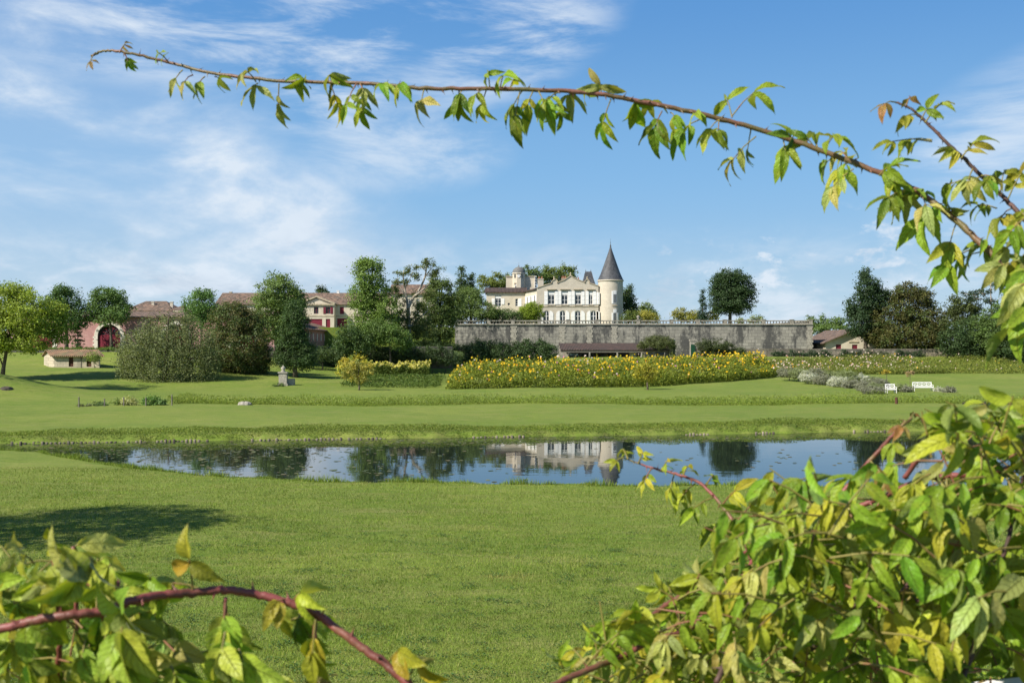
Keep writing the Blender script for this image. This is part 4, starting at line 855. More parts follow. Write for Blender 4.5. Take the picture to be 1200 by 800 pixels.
def tree(name, label, px, D, lobes, col, leaf=.32, seed=1, group=None, tw=.28, bark='bark', base=None, lean=0, cat='tree', limbs=True, **kw):
    x = X(px, D); z = float(terr(x, D)) if base is None else base
    if base == 'T': z = TZ - .05
    t = thing(name, label, cat, (x, D, z), group)
    cr, E = crown_mesh('crown', lobes, D, col, leaf, t, seed, **kw)
    b_ = MB(); r_ = random.Random(seed); zt = float((E[:, 2] + E[:, 5] * .25).max()); zl = float((E[:, 2] - E[:, 5]).min()); cxm = float((E[:, 0] * E[:, 3]).sum() / E[:, 3].sum())
    H = max(.2, zt - z); path = []
    for k in range(7):
        f_ = k / 6; path.append((x + (cxm - x) * f_ ** 1.3 + r_.uniform(-.05, .05) * f_ * 3 * tw / .28, D + r_.uniform(-.1, .1) * f_, z - .25 + (H + .25) * f_))
    b_.tube(path, [tw * (1.35 if k == 0 else 1 - .82 * k / 6) for k in range(7)], 9)
    if limbs:
        for e in E:
            f_ = min(.85, max(.18, (e[2] - e[5] * .6 - z) / H)); i = int(f_ * 6); st_ = Vector(path[i]); en = Vector((e[0], e[1], e[2] + e[5] * .2)); md = st_.lerp(en, .5) + Vector((0, 0, .12 * (en - st_).length))
            b_.tube([st_, md, en], [tw * .5 * (1 - .6 * f_), tw * .32 * (1 - .6 * f_), tw * .1], 6)
            for q_ in range(3):
                a = Vector((r_.uniform(-1, 1) * e[3], r_.uniform(-1, 1) * e[4], r_.uniform(-.2, 1) * e[5])) * .8; b_.tube([md, Vector((e[0], e[1], e[2])) + a], [tw * .2, tw * .04], 5)
    b_.build('trunk', M[bark], t, smooth=True); return t
YG = (.115, .150, .022); MG = (.070, .105, .026); DG = (.038, .062, .020); GG = (.085, .105, .045)
# far and background trees first
tree('conifer', 'pointed dark conifer rising behind the trees left of the mansion', 541, 216, [(541, 316, 3, 6), (541, 324, 6, 7), (541, 335, 9, 8), (541, 348, 11, 9)], DG, .4, 11, tw=.25, base=8, gaps=.15)
tree('conifer', 'slender dark conifer top beside the pointed conifer left of the mansion', 552, 218, [(552, 323, 2.5, 5), (552, 331, 4.5, 7), (552, 342, 6, 9)], DG, .4, 12, tw=.2, base=8, gaps=.15)
tree('broadleaf_tree', 'yellow green tree behind the dark wing roof of the mansion', 585, 222, [(585, 330, 13, 10), (575, 336, 10, 9), (594, 336, 9, 9), (566, 330, 7, 8)], (.10, .125, .03), .4, 13, base=8)
tree('broadleaf_tree', 'green tree showing beside the domed clock turret', 622, 226, [(618, 320, 10, 8), (627, 322, 9, 8), (607, 323, 5, 7), (635, 326, 6, 6)], MG, .4, 14, base=8)
tree('broadleaf_tree', 'tall feathery tree behind the mansion, just left of its gable', 644, 228, [(642, 318, 7, 9), (648, 324, 8, 9), (640, 330, 9, 10), (652, 331, 7, 8)], (.085, .115, .03), .42, 15, base=8, gaps=.35)
tree('broadleaf_tree', 'feathery tree behind the peak of the mansion gable', 664, 230, [(663, 317, 9, 8), (671, 319, 6, 7), (656, 324, 8, 8), (664, 329, 10, 9)], (.085, .115, .03), .42, 16, base=8, gaps=.35)
tree('broadleaf_tree', 'dark tree close against the right side of the round turret', 736, 202, [(734, 340, 6, 8), (738, 350, 8, 11), (736, 364, 9, 13), (733, 352, 6, 14), (742, 362, 5, 12)], DG, .36, 17, base=None if False else 8.0)
tree('broadleaf_tree', 'pale green tree in the gap right of the round turret', 757, 212, [(757, 360, 7, 6), (763, 365, 6, 7), (751, 366, 6, 6), (765, 372, 8, 5)], (.10, .135, .045), .38, 18, base=8)
tree('golden_shrub', 'golden yellow shrub behind the balustrade right of the round turret', 757, 192, [(757, 370, 9, 7), (749, 373, 8, 6), (765, 373, 7, 6)], (.20, .19, .035), .28, 19, base=8, cat='shrub', tw=.1)
tree('shrub', 'green shrub at the foot of the round turret behind the balustrade', 741, 190.5, [(741, 371, 9, 7), (733, 374, 6, 5)], (.075, .10, .025), .28, 20, base=8, cat='shrub', tw=.1)
tree('broadleaf_tree', 'light tree at the middle of the terrace between the turret and the spruce', 798, 208, [(798, 366, 8, 6), (792, 370, 6, 6), (804, 371, 7, 6)], (.16, .16, .04), .36, 21, base=8)
tree('broadleaf_tree', 'yellow green bushy tree at the foot of the small spruce', 812, 206, [(812, 370, 9, 6), (833, 372, 8, 6), (820, 373, 9, 5), (838, 366, 5, 7)], (.17, .17, .035), .36, 22, base=8)
tree('broadleaf_tree', 'pale green tree top just over the balustrade right of the round oak', 888, 214, [(888, 374, 8, 4), (880, 376, 6, 3), (868, 376, 5, 3)], (.13, .155, .05), .36, 23, base=8)
tree('spruce', 'small blue green spruce beside the round dark oak', 823.5, 204, [(823.5, 341, 1.6, 4), (823.5, 347, 3, 4), (823.5, 353, 4.2, 4), (823.5, 360, 5.2, 4.5), (823.5, 367, 6, 5), (823.5, 374, 6.5, 5)], (.03, .055, .035), .3, 24, base=8, tw=.14, gaps=.2, clump=.6, limbs=False, cat='spruce')
tree('round_oak', 'dark round headed oak standing alone behind the balustrade', 855, 198, [(858, 336, 23, 18), (850, 328, 15, 11), (867, 350, 18, 16), (846, 352, 15, 15), (870, 338, 15, 14), (858, 322, 11, 7), (857, 358, 18, 11), (842, 340, 11, 13)], (.028, .05, .018), .34, 25, base=8, tw=.42, gaps=.12, maxn=20000)
tree('bamboo_clump', 'clump of upright light green bamboo behind the brown tiled house', 966, 216, [(p, 378 + (i % 3) * 2, 4.2, 10) for i, p in enumerate(range(948, 992, 5))] + [(968, 386, 24, 6)], (.085, .13, .035), .4, 26, base=3, cat='bamboo', tw=.1, clump=.7)
tree('broadleaf_tree', 'tall dark tree overhanging the brown tiled house', 1014, 182, [(1017, 338, 14, 14), (1015, 323, 8, 9), (1010, 358, 17, 15), (1026, 354, 15, 17), (1007, 380, 15, 15), (1022, 385, 17, 15), (1003, 366, 10, 10), (1034, 345, 7, 8)], (.028, .05, .02), .36, 27, tw=.4, gaps=.12, maxn=20000, cover=3)
tree('chestnut_tree', 'broad rusty green chestnut tree beside the tall dark tree', 1066, 181, [(1065, 358, 27, 22), (1044, 374, 24, 22), (1090, 374, 22, 22), (1060, 392, 40, 17), (1066, 341, 12, 10), (1030, 386, 14, 20), (1098, 392, 16, 16), (1052, 346, 8, 10), (1082, 348, 10, 10), (1075, 402, 30, 10), (1045, 402, 18, 10), (1080, 384, 20, 14)], (.058, .058, .017), .38, 28, tw=.45, gaps=.04, maxn=26000, cover=3, colb=(.045, .062, .016))
tree('pine', 'thin open pine with bare trunk rising above the right hand wood', 1165, 172, [(1148, 342, 12, 3.5), (1176, 334, 12, 5), (1170, 326, 8, 4), (1140, 350, 8, 3), (1186, 346, 9, 4), (1158, 352, 8, 3), (1130, 345, 6, 3)], (.03, .05, .025), .3, 29, tw=.26, bark='pale_bark', gaps=.3, clump=.6, cat='pine')
tree('broadleaf_tree', 'rusty edged tree between the chestnut and the pine', 1128, 176, [(1120, 358, 9, 11), (1130, 370, 16, 16), (1118, 380, 14, 16), (1138, 362, 10, 12)], (.05, .065, .02), .36, 30, tw=.3)
tree('broadleaf_tree', 'dark bushy tree at the right end of the garden wall', 1132, 170, [(1122, 398, 18, 16), (1140, 392, 20, 20), (1130, 410, 26, 13), (1150, 405, 18, 14)], (.032, .055, .018), .33, 31, tw=.3, gaps=.12)
tree('broadleaf_tree', 'mid green tree below the open pine at the right edge', 1165, 168, [(1160, 380, 18, 18), (1178, 372, 18, 20), (1168, 398, 24, 20), (1150, 388, 12, 14)], (.060, .095, .024), .35, 32, tw=.3, gaps=.15, maxn=18000)
tree('broadleaf_tree', 'dark tree filling the right edge behind the border', 1205, 166, [(1200, 390, 24, 22), (1215, 375, 26, 26), (1192, 408, 24, 14), (1225, 400, 26, 22)], (.035, .060, .02), .35, 33, tw=.35, gaps=.1, maxn=18000)
tree('broadleaf_tree', 'small dark tree top peeping over the roof of the stable block', 376, 232, [(376, 338, 5, 3.5), (373, 341, 5, 3), (380, 342, 5, 3)], DG, .36, 34, base=9, tw=.15)
# trees on the terrace left of the mansion
tree('spreading_tree', 'spreading green tree on the terrace in front of the mansion wing', 552, 189.6, [(548, 353, 20, 12), (535, 366, 18, 12), (566, 366, 20, 12), (552, 345, 13, 8), (580, 372, 14, 8), (530, 374, 12, 9)], (.062, .09, .025), .32, 35, base=8, tw=.35, gaps=.3, maxn=15000)
tree('shrub', 'dark rounded shrub behind the balustrade below the mansion wing', 592, 189.5, [(590, 371, 15, 9), (604, 373, 9, 8), (576, 374, 10, 7)], (.04, .065, .02), .26, 36, base=8, cat='shrub', tw=.1, gaps=.1)
tree('topiary_bush', 'bright green clipped round bush in front of the mansion', 621, 191, [(627, 366, 10, 12), (615, 369, 9.5, 10), (621, 366, 10, 11)], (.14, .19, .02), .2, 37, base=8, cat='bush', tw=.1, gaps=0, clump=.45, cover=3.4)
# middle group
t = tree('broadleaf_tree', 'tall bright green tree beside the stable block, left of the bare tree', 438, 152, [(432, 324, 15, 18), (426, 348, 16, 20), (443, 344, 16, 18), (430, 372, 18, 20), (448, 378, 16, 18), (424, 311, 8, 8), (438, 312, 10, 9), (420, 388, 10, 11), (455, 360, 12, 13), (440, 394, 14, 12)], (.075, .115, .024), .32, 38, tw=.42, gaps=.25, maxn=22000)
bt = thing('bare_tree', 'half bare tree with pale forking limbs against the sky', 'tree', (X(480, 156), 156, float(terr(X(480, 156), 156))))
b_ = MB(); z2 = lambda a, b__: P(240 + a / 4, 290 + b__ / 4, 156)
for pts, r0, r1 in (([(960, 520), (962, 430), (955, 330), (952, 280)], .34, .24), ([(955, 330), (945, 230), (932, 170), (930, 105)], .22, .06), ([(952, 290), (975, 240), (1000, 205), (1030, 140), (1040, 85), (1048, 60)], .26, .06), ([(985, 228), (1015, 205), (1045, 175), (1060, 150)], .15, .05), ([(1030, 140), (1060, 100), (1085, 85)], .1, .03), ([(945, 230), (915, 180), (900, 140)], .12, .04), ([(938, 190), (960, 150), (975, 110)], .1, .03), ([(1036, 110), (1010, 90), (990, 85)], .08, .03), ([(958, 380), (990, 340), (1020, 320), (1050, 290)], .2, .06), ([(957, 360), (925, 320), (900, 300)], .18, .05)):
    q_ = [z2(*p) + Vector((0, random.Random(p[0]).uniform(-.5, .5), 0)) for p in pts]; cq = catmull(q_, 4); b_.tube(cq, [r0 + (r1 - r0) * i / (len(cq) - 1) for i in range(len(cq))], 7)
b_.build('trunk', M['pale_bark'], bt, smooth=True)
crown_mesh('crown', [(468, 320, 7, 5), (480, 317, 9, 6), (495, 311, 9, 6), (503, 307, 7, 5), (512, 315, 8, 5), (464, 330, 5, 4), (490, 325, 6, 4), (475, 330, 5, 5), (472, 372, 10, 12), (490, 376, 14, 14), (508, 322, 6, 6), (484, 345, 5, 5), (467, 352, 9, 9), (492, 358, 9, 7), (502, 344, 7, 9), (476, 388, 16, 15), (497, 392, 14, 14), (462, 340, 6, 6)], 156, (.06, .075, .022), .26, bt, 39, cover=1.9, gaps=.38, clump=.6)
tree('broadleaf_tree', 'dark leafy tree right of the bare tree, left end of the terrace wall', 514, 164, [(517, 342, 15, 16), (509, 360, 16, 16), (524, 364, 16, 15), (504, 382, 13, 16), (520, 384, 14, 16), (534, 350, 9, 11), (512, 328, 8, 10), (516, 402, 12, 10)], (.048, .07, .02), .32, 40, tw=.38, gaps=.3, maxn=18000)
tree('broadleaf_tree', 'small leaning tree with dark dome crown over the dwarf wall', 458, 148, [(450, 388, 20, 11), (462, 396, 18, 10), (440, 382, 14, 9), (474, 402, 10, 9)], (.052, .085, .02), .28, 41, tw=.2, gaps=.15)
tree('shrub', 'dark green mass of shrub below the tall bright tree', 410, 147, [(410, 392, 14, 10), (402, 405, 14, 11), (420, 405, 14, 12), (430, 398, 10, 10)], (.035, .06, .018), .28, 42, cat='shrub', tw=.15, gaps=.1)
tree('shrub', 'dark low shrub left of the gravel drive, behind the yew', 378, 146, [(380, 414, 12, 6), (365, 418, 12, 8), (392, 418, 10, 5)], (.04, .06, .022), .26, 43, cat='shrub', tw=.1, gaps=.1)
# left group
tree('broadleaf_tree', 'dark leaved round tree behind the light ash at the left', 78, 154, [(78, 355, 19, 17), (66, 360, 15, 16), (94, 370, 12, 12), (84, 378, 14, 9), (72, 342, 10, 8)], (.042, .075, .022), .32, 44, tw=.3, gaps=.2)
tree('pollard_tree', 'round headed tree on a single trunk in front of the red arched door', 131, 155, [(127, 356, 21, 17), (113, 363, 11, 12), (142, 364, 11, 12), (128, 373, 19, 8), (120, 345, 10, 8), (136, 346, 10, 8)], (.052, .088, .024), .32, 45, tw=.26, gaps=.2)
tree('tiered_yew', 'small conical yew clipped in flat tiers against the pink wall', 91, 156, [(91, 380 + k * 4.6, 2.2 + k * 1.25, 1.5) for k in range(7)], (.03, .06, .02), .22, 46, tw=.12, gaps=0, clump=.35, limbs=False, cover=3.5, cat='yew')
tree('pollard_tree', 'round headed tree on a trunk over the pink wall, right of the weeping birch', 236, 154, [(236, 355, 17, 13), (227, 364, 12, 12), (246, 366, 12, 11), (236, 376, 14, 8), (238, 346, 10, 7)], (.052, .095, .026), .32, 47, tw=.26, gaps=.2)
tree('lime_tree', 'tall rounded lime tree in front of the stable block roof', 328, 148, [(326, 344, 23, 20), (318, 360, 22, 20), (340, 362, 18, 20), (314, 382, 16, 18), (334, 386, 18, 18), (325, 329, 14, 9), (345, 350, 12, 14)], (.068, .10, .028), .32, 48, tw=.4, gaps=.12, maxn=20000)
tree('yew', 'dark columnar yew in front of the tall rounded lime', 346, 131, [(346, 366, 11, 14), (345, 382, 15, 18), (345, 402, 18, 20), (347, 420, 22, 16), (334, 412, 12, 18), (358, 415, 12, 16)], (.030, .052, .016), .24, 49, tw=.3, gaps=.06, maxn=18000, clump=.7, cat='yew')
tree('hornbeam', 'dense dark bronze green tree right of the weeping birch', 278, 133, [(276, 378, 26, 22), (280, 405, 33, 28), (262, 420, 20, 20), (302, 420, 17, 20), (270, 365, 15, 10), (292, 378, 18, 18), (258, 395, 14, 18), (285, 430, 26, 12)], (.040, .058, .017), .27, 50, tw=.36, gaps=.1, maxn=24000, colb=(.06, .055, .02))
tree('weeping_birch', 'broad grey green weeping birch with branches hanging to the grass', 193, 124, [(195, 386, 30, 18), (168, 398, 22, 20), (224, 398, 24, 20), (195, 406, 44, 20), (206, 370, 20, 9), (148, 406, 12, 22), (246, 408, 13, 22), (178, 374, 14, 10), (158, 424, 14, 18), (228, 426, 20, 16), (192, 428, 26, 14), (224, 376, 11, 9), (141, 420, 7, 16), (252, 424, 8, 16)], (.078, .092, .038), .22, 51, tw=.3, gaps=.3, hang=2.1, maxn=26000, clump=1.0, var=.2, cover=2.6)
tree('light_ash', 'bright yellow green ash tree at the left edge', 2, 122, [(6, 356, 26, 24), (36, 368, 24, 24), (10, 388, 26, 22), (56, 378, 20, 18), (38, 398, 22, 15), (66, 368, 12, 12), (-20, 370, 26, 26), (20, 345, 16, 14), (72, 392, 10, 12), (-10, 405, 20, 16)], YG, .30, 52, tw=.26, gaps=.2, maxn=24000)
tree('shrub', 'low leafy sapling hiding the right end of the stone hut roof', 111, 137.6, [(110, 418, 6, 5), (106, 420, 4, 3)], (.09, .12, .03), .2, 53, cat='shrub', tw=.05)
# trees just outside the left edge whose shade lies on the lawns
tree('broadleaf_tree', 'leafy tree outside the left edge shading the near lawn', 0, 22, [(0, 0, 1, 1)], MG, .2, 54) if False else None
def free_tree(name, label, x, y, lobes, col, leaf, seed, tw, **kw):
    z = float(terr(x, y)); t = thing(name, label, 'tree', (x, y, z)); L = [(600 + (x + a) * F / (y + b_), YH + (HC - z - c_) * F / (y + b_), r1 * F / (y + b_), r2 * F / (y + b_), b_) for a, b_, c_, r1, r2 in lobes]
    crown_mesh('crown', L, y, col, leaf, t, seed, **kw); b2 = MB(); b2.tube([(x, y, z - .2), (x, y, z + 4), (x + .2, y + .1, z + 8)], [tw * 1.3, tw, tw * .5], 8)
    for a, b_, c_, r1, r2 in lobes: b2.tube([(x, y, z + 3), (x + a * .6, y + b_ * .6, z + c_ * .8), (x + a, y + b_, z + c_)], [tw * .5, tw * .3, .03], 6)
    b2.build('trunk', M['bark'], t, smooth=True)
free_tree('broadleaf_tree', 'leafy tree beyond the left edge shading the near lawn', -19.5, 22.6, [(0, 0, 8, 3.0, 2.2), (2.6, 1.2, 7.2, 2.2, .7), (2.8, -.6, 6.2, 2.0, .6), (-2, 0, 6.5, 2.6, 2), (1.6, 2.6, 6.4, 1.6, .6), (3.6, .6, 7.9, 1.2, .35)], MG, .16, 54, .3, gaps=.3, maxn=14000, cover=2.2, clump=.5)
free_tree('broadleaf_tree', 'large leafy tree beyond the left edge shading the grass slope', -63, 103.5, [(0, 0, 14, 5, 4), (3.5, 1, 12.5, 4, 2.6), (2, -2, 11, 4.5, 3), (-3, 0, 11, 5, 4), (1, 2, 16, 4, 2.5)], MG, .34, 55, .5, gaps=.04, maxn=14000)

# hedges and climbers
def hedge(name, label, cat, D, lobes, col, leaf, seed, base, **kw):
    t = thing(name, label, cat, (X(lobes[len(lobes) // 2][0], D), D, base)); crown_mesh('foliage', lobes, D, col, leaf, t, seed, **kw)
    return t
rr_ = random.Random(5)
hedge('hedge', 'dark uneven shrub hedge along the grey dwarf wall below the gravel drive', 'hedge', 151.5, [(384 + i * 7.2, 417 + rr_.uniform(-3, 2), 7.5, 9 + rr_.uniform(-1, 2)) for i in range(21)], (.032, .05, .02), .24, 160, 1.2, gaps=.03, maxn=16000, clump=.6, cover=3)
hedge('hedge', 'long dark uneven hedge from the bare tree to the open shed', 'hedge', 163, [(488 + i * 7.2, 415 + rr_.uniform(-4, 2), 7.5, 13 + rr_.uniform(-1, 2)) for i in range(23)], (.030, .050, .018), .26, 61, 2.4, gaps=.03, maxn=30000, clump=.6, cover=3.4)
hedge('clipped_hedge', 'low clipped box hedge on top of the grey yard wall', 'hedge', 153.4, [(34 + i * 6, 408.8, 5, 1.9) for i in range(17)], (.06, .10, .02), .14, 62, Z(410.5, 153), gaps=0, clump=.3, maxn=9000)
for i, (p, lab) in enumerate(((507, 'round dark shrub in front of the hedge, nearest the yellow flower row'), (522, 'round dark shrub in front of the hedge, left of a paler ball'), (537, 'paler round shrub in front of the dark hedge'))):
    tree('shrub', lab, p, 156, [(p, 419 + i % 2, 7, 9)], [(.04, .065, .022), (.034, .056, .02), (.06, .085, .03)][i], .2, 63 + i, cat='shrub', tw=.06, gaps=0, clump=.4)
hedge('vine', 'dark domed vine smothering the right end of the open shed roof', 'vine', 172, [(760, 402, 10, 5.5), (770, 399, 12, 6), (782, 401, 9, 7), (788, 408, 4, 10), (752, 406, 5, 3.5), (776, 404, 14, 5)], (.055, .068, .022), .22, 67, 3, gaps=.05, clump=.5, maxn=12000)
hedge('climbing_shrub', 'dark rounded climber heaped over the left end of the right garden wall', 'climber', 174.6, [(826, 405, 10, 7), (840, 405, 13, 7.5), (852, 409, 10, 7), (865, 412, 8, 6), (832, 412, 14, 7)], (.042, .055, .02), .22, 68, 3, gaps=.05, clump=.5, maxn=12000)
for i, (p0, p1, lab) in enumerate(((866, 884, 'dark climber next to the heaped climber on the garden wall'), (905, 921, 'thin dark climber near the middle of the garden wall'), (925, 975, 'wide dark climber on the garden wall below the brown tiled house'), (986, 1010, 'dark climber on the garden wall below the tall dark tree'), (1014, 1042, 'grey green climber with pale flowers on the garden wall'), (1052, 1082, 'sparse climber on the garden wall below the chestnut'))):
    k = max(2, int((p1 - p0) / 6)); hedge('climber', lab, 'climber', 175.3, [(p0 + (p1 - p0) * (j + .5) / k, 415.5 + (j % 2) * 1.5, 5, 6 - (j % 3), 0) for j in range(k)], (.03, .052, .024) if i != 4 else (.07, .085, .05), .2, 70 + i, 3, gaps=.15, clump=.4, maxn=6000, depth=.35)

# ------------------------------------------------------------------ flower borders
def bed(name, label, n, front, depth, hfun, leaf, cols, seed, flowers, nf, fsize, loc, fz=(.75, 1.05), bloom_mask=None, tall=.5):
    r_ = np.random.RandomState(seed); p = np.array(front); seg = np.linalg.norm(np.diff(p, axis=0), axis=1)
    def pos(n):
        k = r_.choice(len(seg), n, p=seg / seg.sum()); t = r_.uniform(0, 1, n)[:, None]; q_ = p[k] * (1 - t) + p[k + 1] * t; d = r_.uniform(0, 1, n) * depth
        return q_[:, 0], q_[:, 1] + d, d / depth
    x, y, d = pos(n); H = hfun(x, y, d) * (1 + .28 * vnoise(x, y, 1.3, seed)); H = H * (1 + .22 * vnoise(x, y, 4.2, seed + 3)); hh = r_.uniform(0, 1, n) ** .75 * H
    cen = np.stack([x, y, terr(x, y) + hh], -1); nr_ = r_.normal(0, 1, (n, 3)) + np.array([0, -.5, .5]); nr_ /= np.linalg.norm(nr_, axis=1, keepdims=True)
    cl = (np.array(cols)[(np.clip(((vnoise(x, y, .8, seed + 1) + 1.3) / 2.6 + r_.normal(0, .16, n)), 0, .999) * len(cols)).astype(int)]) * (1 + r_.normal(0, .2, (n, 1))).clip(.5, 1.6)
    x2, y2_, d2 = pos(nf); H2 = hfun(x2, y2_, d2) * (1 + .28 * vnoise(x2, y2_, 1.3, seed)) * (1 + .22 * vnoise(x2, y2_, 4.2, seed + 3))
    if bloom_mask is not None: kp = vnoise(x2, y2_, 1.5, seed + 7) * 1.5 + r_.normal(0, .28, nf) + .5 * (d2 > .12) > bloom_mask; x2, y2_, H2 = x2[kp], y2_[kp], H2[kp]
    m_ = len(x2); f_ = r_.uniform(fz[0], fz[1], m_); c2 = np.stack([x2, y2_, terr(x2, y2_) + H2 * f_], -1)
    n2 = r_.normal(0, .5, (m_, 3)) + np.array([-.35, -.7, .5]); n2 /= np.linalg.norm(n2, axis=1, keepdims=True)
    ci = r_.choice(len(flowers), m_, p=[w_ for _, w_ in flowers]); fc = np.array([c_ for c_, _ in flowers])[ci] * (1 + r_.normal(0, .12, (m_, 1)))
    v = np.concatenate([leafquads(cen, nr_, r_.uniform(.6, 1.35, n) * leaf, .42, r_), leafquads(c2, n2, r_.uniform(.5, 1.5, m_) * fsize, 1.0, r_)]); cc_ = np.concatenate([cl, fc]).clip(.005, .8)
    return tag(npmesh(name, v, 4, M['blade'], None, loc, cc_), label, 'flower bed', kind='stuff')
def fpt(px, py, z=0.2): D = (HC - z) * F / (py - YH); return (X(px, D), D)
bed('sunflower_border', 'wide border of tall yellow sunflowers and cosmos below the terrace wall', 140000, [fpt(522, 455.5, .05), fpt(650, 454.5, .05), fpt(760, 452.5, .06), fpt(850, 449, .12), fpt(912, 444.5, .25)], 19.0,
    lambda x, y, d: (1.05 + 1.55 * np.clip(d * 3.4, 0, 1) - .5 * np.clip((d - .5) * 2, 0, 1)) * np.clip(.45 + (x + 8.3) / 6, .45, 1), .26, [(.10, .14, .02), (.17, .22, .025), (.22, .25, .03), (.15, .20, .025), (.2, .24, .06)], 81,
    [((.62, .40, .012), .64), ((.60, .48, .03), .22), ((.50, .20, .32), .06), ((.55, .45, .42), .05), ((.60, .22, .01), .03)], 4600, .25, (X(715, 124), 124, 0), fz=(.80, 1.16), bloom_mask=.5)
bed('hollyhock_border', 'pale pink hollyhocks and mixed flowers in the border along the right garden wall', 60000, [fpt(905, 440.5, .7), fpt(1000, 439.5, .7), fpt(1112, 438.5, .72)], 22,
    lambda x, y, d: .8 + .1 * d, .24, [(.14, .18, .03), (.17, .21, .04), (.19, .20, .05), (.11, .15, .03)], 83, [((.60, .45, .36), .45), ((.55, .32, .30), .2), ((.60, .34, .02), .1), ((.62, .55, .45), .25)], 560, .2, (X(1010, 152), 152, .7), fz=(.8, 1.9), bloom_mask=-.2)
bed('green_border', 'leafy yellow green border at the right end of the garden wall', 26000, [fpt(1000, 439.6, .72), fpt(1110, 438.5, .72), fpt(1240, 438.0, .72)], 18,
    lambda x, y, d: .75 + .25 * d, .26, [(.17, .21, .03), (.14, .18, .03), (.2, .22, .04), (.10, .14, .03)], 85, [((.55, .35, .03), .6), ((.5, .4, .34), .4)], 90, .2, (X(1130, 154), 154, .7), fz=(.7, 1.1))
bed('yellow_flower_row', 'dense row of soft yellow flowers above two rows of green leaves', 15000, [(X(428, 138), 138), (X(503, 138), 138)], 3.0,
    lambda x, y, d: 1.45 + .3 * d, .24, [(.09, .14, .025), (.12, .17, .03), (.10, .15, .03)], 87, [((.44, .41, .07), .7), ((.50, .46, .16), .3)], 1300, .22, (X(465, 140), 140, .4), fz=(.88, 1.1))
bed('vegetable_rows', 'rows of low bright green leaves in front of the yellow flower row', 9000, [(X(398, 119), 119), (X(512, 119), 119)], 18.0,
    lambda x, y, d: .35 + .3 * (np.sin(d * 17) > 0), .24, [(.10, .15, .025), (.085, .135, .025), (.07, .115, .022)], 89, [((.3, .3, .06), 1.0)], 20, .15, (X(455, 122), 122, 0))
tree('golden_shrub', 'large loose yellow flowering shrub at the left end of the yellow flower row', 413, 124, [(408, 428, 12, 8), (420, 424, 10, 8), (403, 434, 9, 8), (428, 430, 8, 8), (414, 436, 14, 8)], (.24, .20, .03), .24, 91, cat='shrub', tw=.08, gaps=.15, colb=(.10, .14, .03), clump=.6)
tree('small_fruit_tree', 'small loose yellow green tree with forked stems left of the sunflower border', 421, 112.5, [(420, 432, 13, 8), (410, 437, 9, 8), (431, 437, 9, 8), (421, 443, 9, 7), (415, 428, 7, 5)], (.12, .125, .03), .22, 92, tw=.1, gaps=.35, colb=(.2, .17, .03), clump=.5, cover=1.8)
tree('small_fruit_tree', 'small yellow tree standing alone in front of the sunflower border', 759, 115, [(758, 431, 10, 6), (752, 439, 9, 6), (766, 438, 9, 6), (759, 443, 8, 6), (750, 432, 5, 4)], (.20, .19, .025), .22, 93, tw=.12, gaps=.3, clump=.5, cover=2.0)
# grey mounds of the santolina border
mounds = [(925, 436, 14, 7, 0), (936, 437.5, 11, 6, 1), (947, 441.5, 10, 6.5, 2), (957, 438, 11, 7, 0), (966, 444.5, 14, 6, 0), (976, 440, 11, 6, 1), (982, 447.5, 12, 6.5, 2), (993, 441, 12, 8, 1), (998, 450, 11, 5, 0), (1008, 445, 12, 7.5, 2), (1014, 452, 11, 6, 0), (1020, 446, 9, 6, 1), (1030, 450, 12, 7.5, 0), (1026, 454, 10, 5, 1), (1022, 457, 14, 5, 0), (1056, 454, 9, 5, 1), (1064, 456, 7, 4, 0), (1100, 456, 5, 3, 2), (1112, 456.5, 8, 3.5, 0)]
names_ = [(.135, .14, .10), (.14, .165, .075), (.30, .32, .25)]; looks = ['grey purple', 'olive grey', 'silvery white']
ordn = ['first', 'second', 'third', 'fourth', 'fifth', 'sixth', 'seventh', 'eighth', 'ninth']; cnt_ = [0, 0, 0]
for i, (cx, cb, rx, ry, kd) in enumerate(mounds):
    py = cb + ry * .9; z = .35 if py < 446 else .12; D = (HC - z) * F / (py - YH); z = float(terr(X(cx, D), D)); D = (HC - z) * F / (py - YH)
    lab = f'{looks[kd]} shrub mound, {ordn[cnt_[kd]]} {looks[kd]} one counted from the sunflower border'; cnt_[kd] += 1
    t = thing('lavender_mound', lab, 'shrub', (X(cx, D), D, float(terr(X(cx, D), D))), 'low grey shrub mounds in the border left of the white bench')
    crown_mesh('foliage', [(cx, cb, rx, ry), (cx - rx * .4, cb + 1, rx * .6, ry * .7), (cx + rx * .45, cb + 1, rx * .55, ry * .7)], D, names_[kd], .13, t, 100 + i, clump=.28, gaps=0, cover=3.2, maxn=3500, upb=.7)
    b_ = MB(); b_.tube([(X(cx, D), D, float(terr(X(cx, D), D)) - .1), (X(cx, D), D, Z(cb, D))], [.06, .02], 6); b_.build('stem', M['bark'], t)
for p, y0, lab, c_ in ((1039, 435.5, 'slim standard rose with a yellow head behind the white chair', (.26, .20, .03)), (1066.5, 436.5, 'slim standard rose with a thin pinkish head left of the white bench', (.22, .16, .09))):
    D = 118; t = thing('standard_rose', lab, 'rose', (X(p, D), D, float(terr(X(p, D), D)))); crown_mesh('crown', [(p, y0, 5, 3.2), (p - 2, y0 + 2, 3, 2)], D, c_, .16, t, 130 + p.__int__(), clump=.25, cover=1.5 if p < 1050 else .7, gaps=.3)
    b_ = MB(); b_.tube([(X(p, D), D, float(terr(X(p, D), D)) - .1), (X(p, D), D, Z(y0, D))], [.035, .025], 6); b_.build('stem', M['bark'], t)

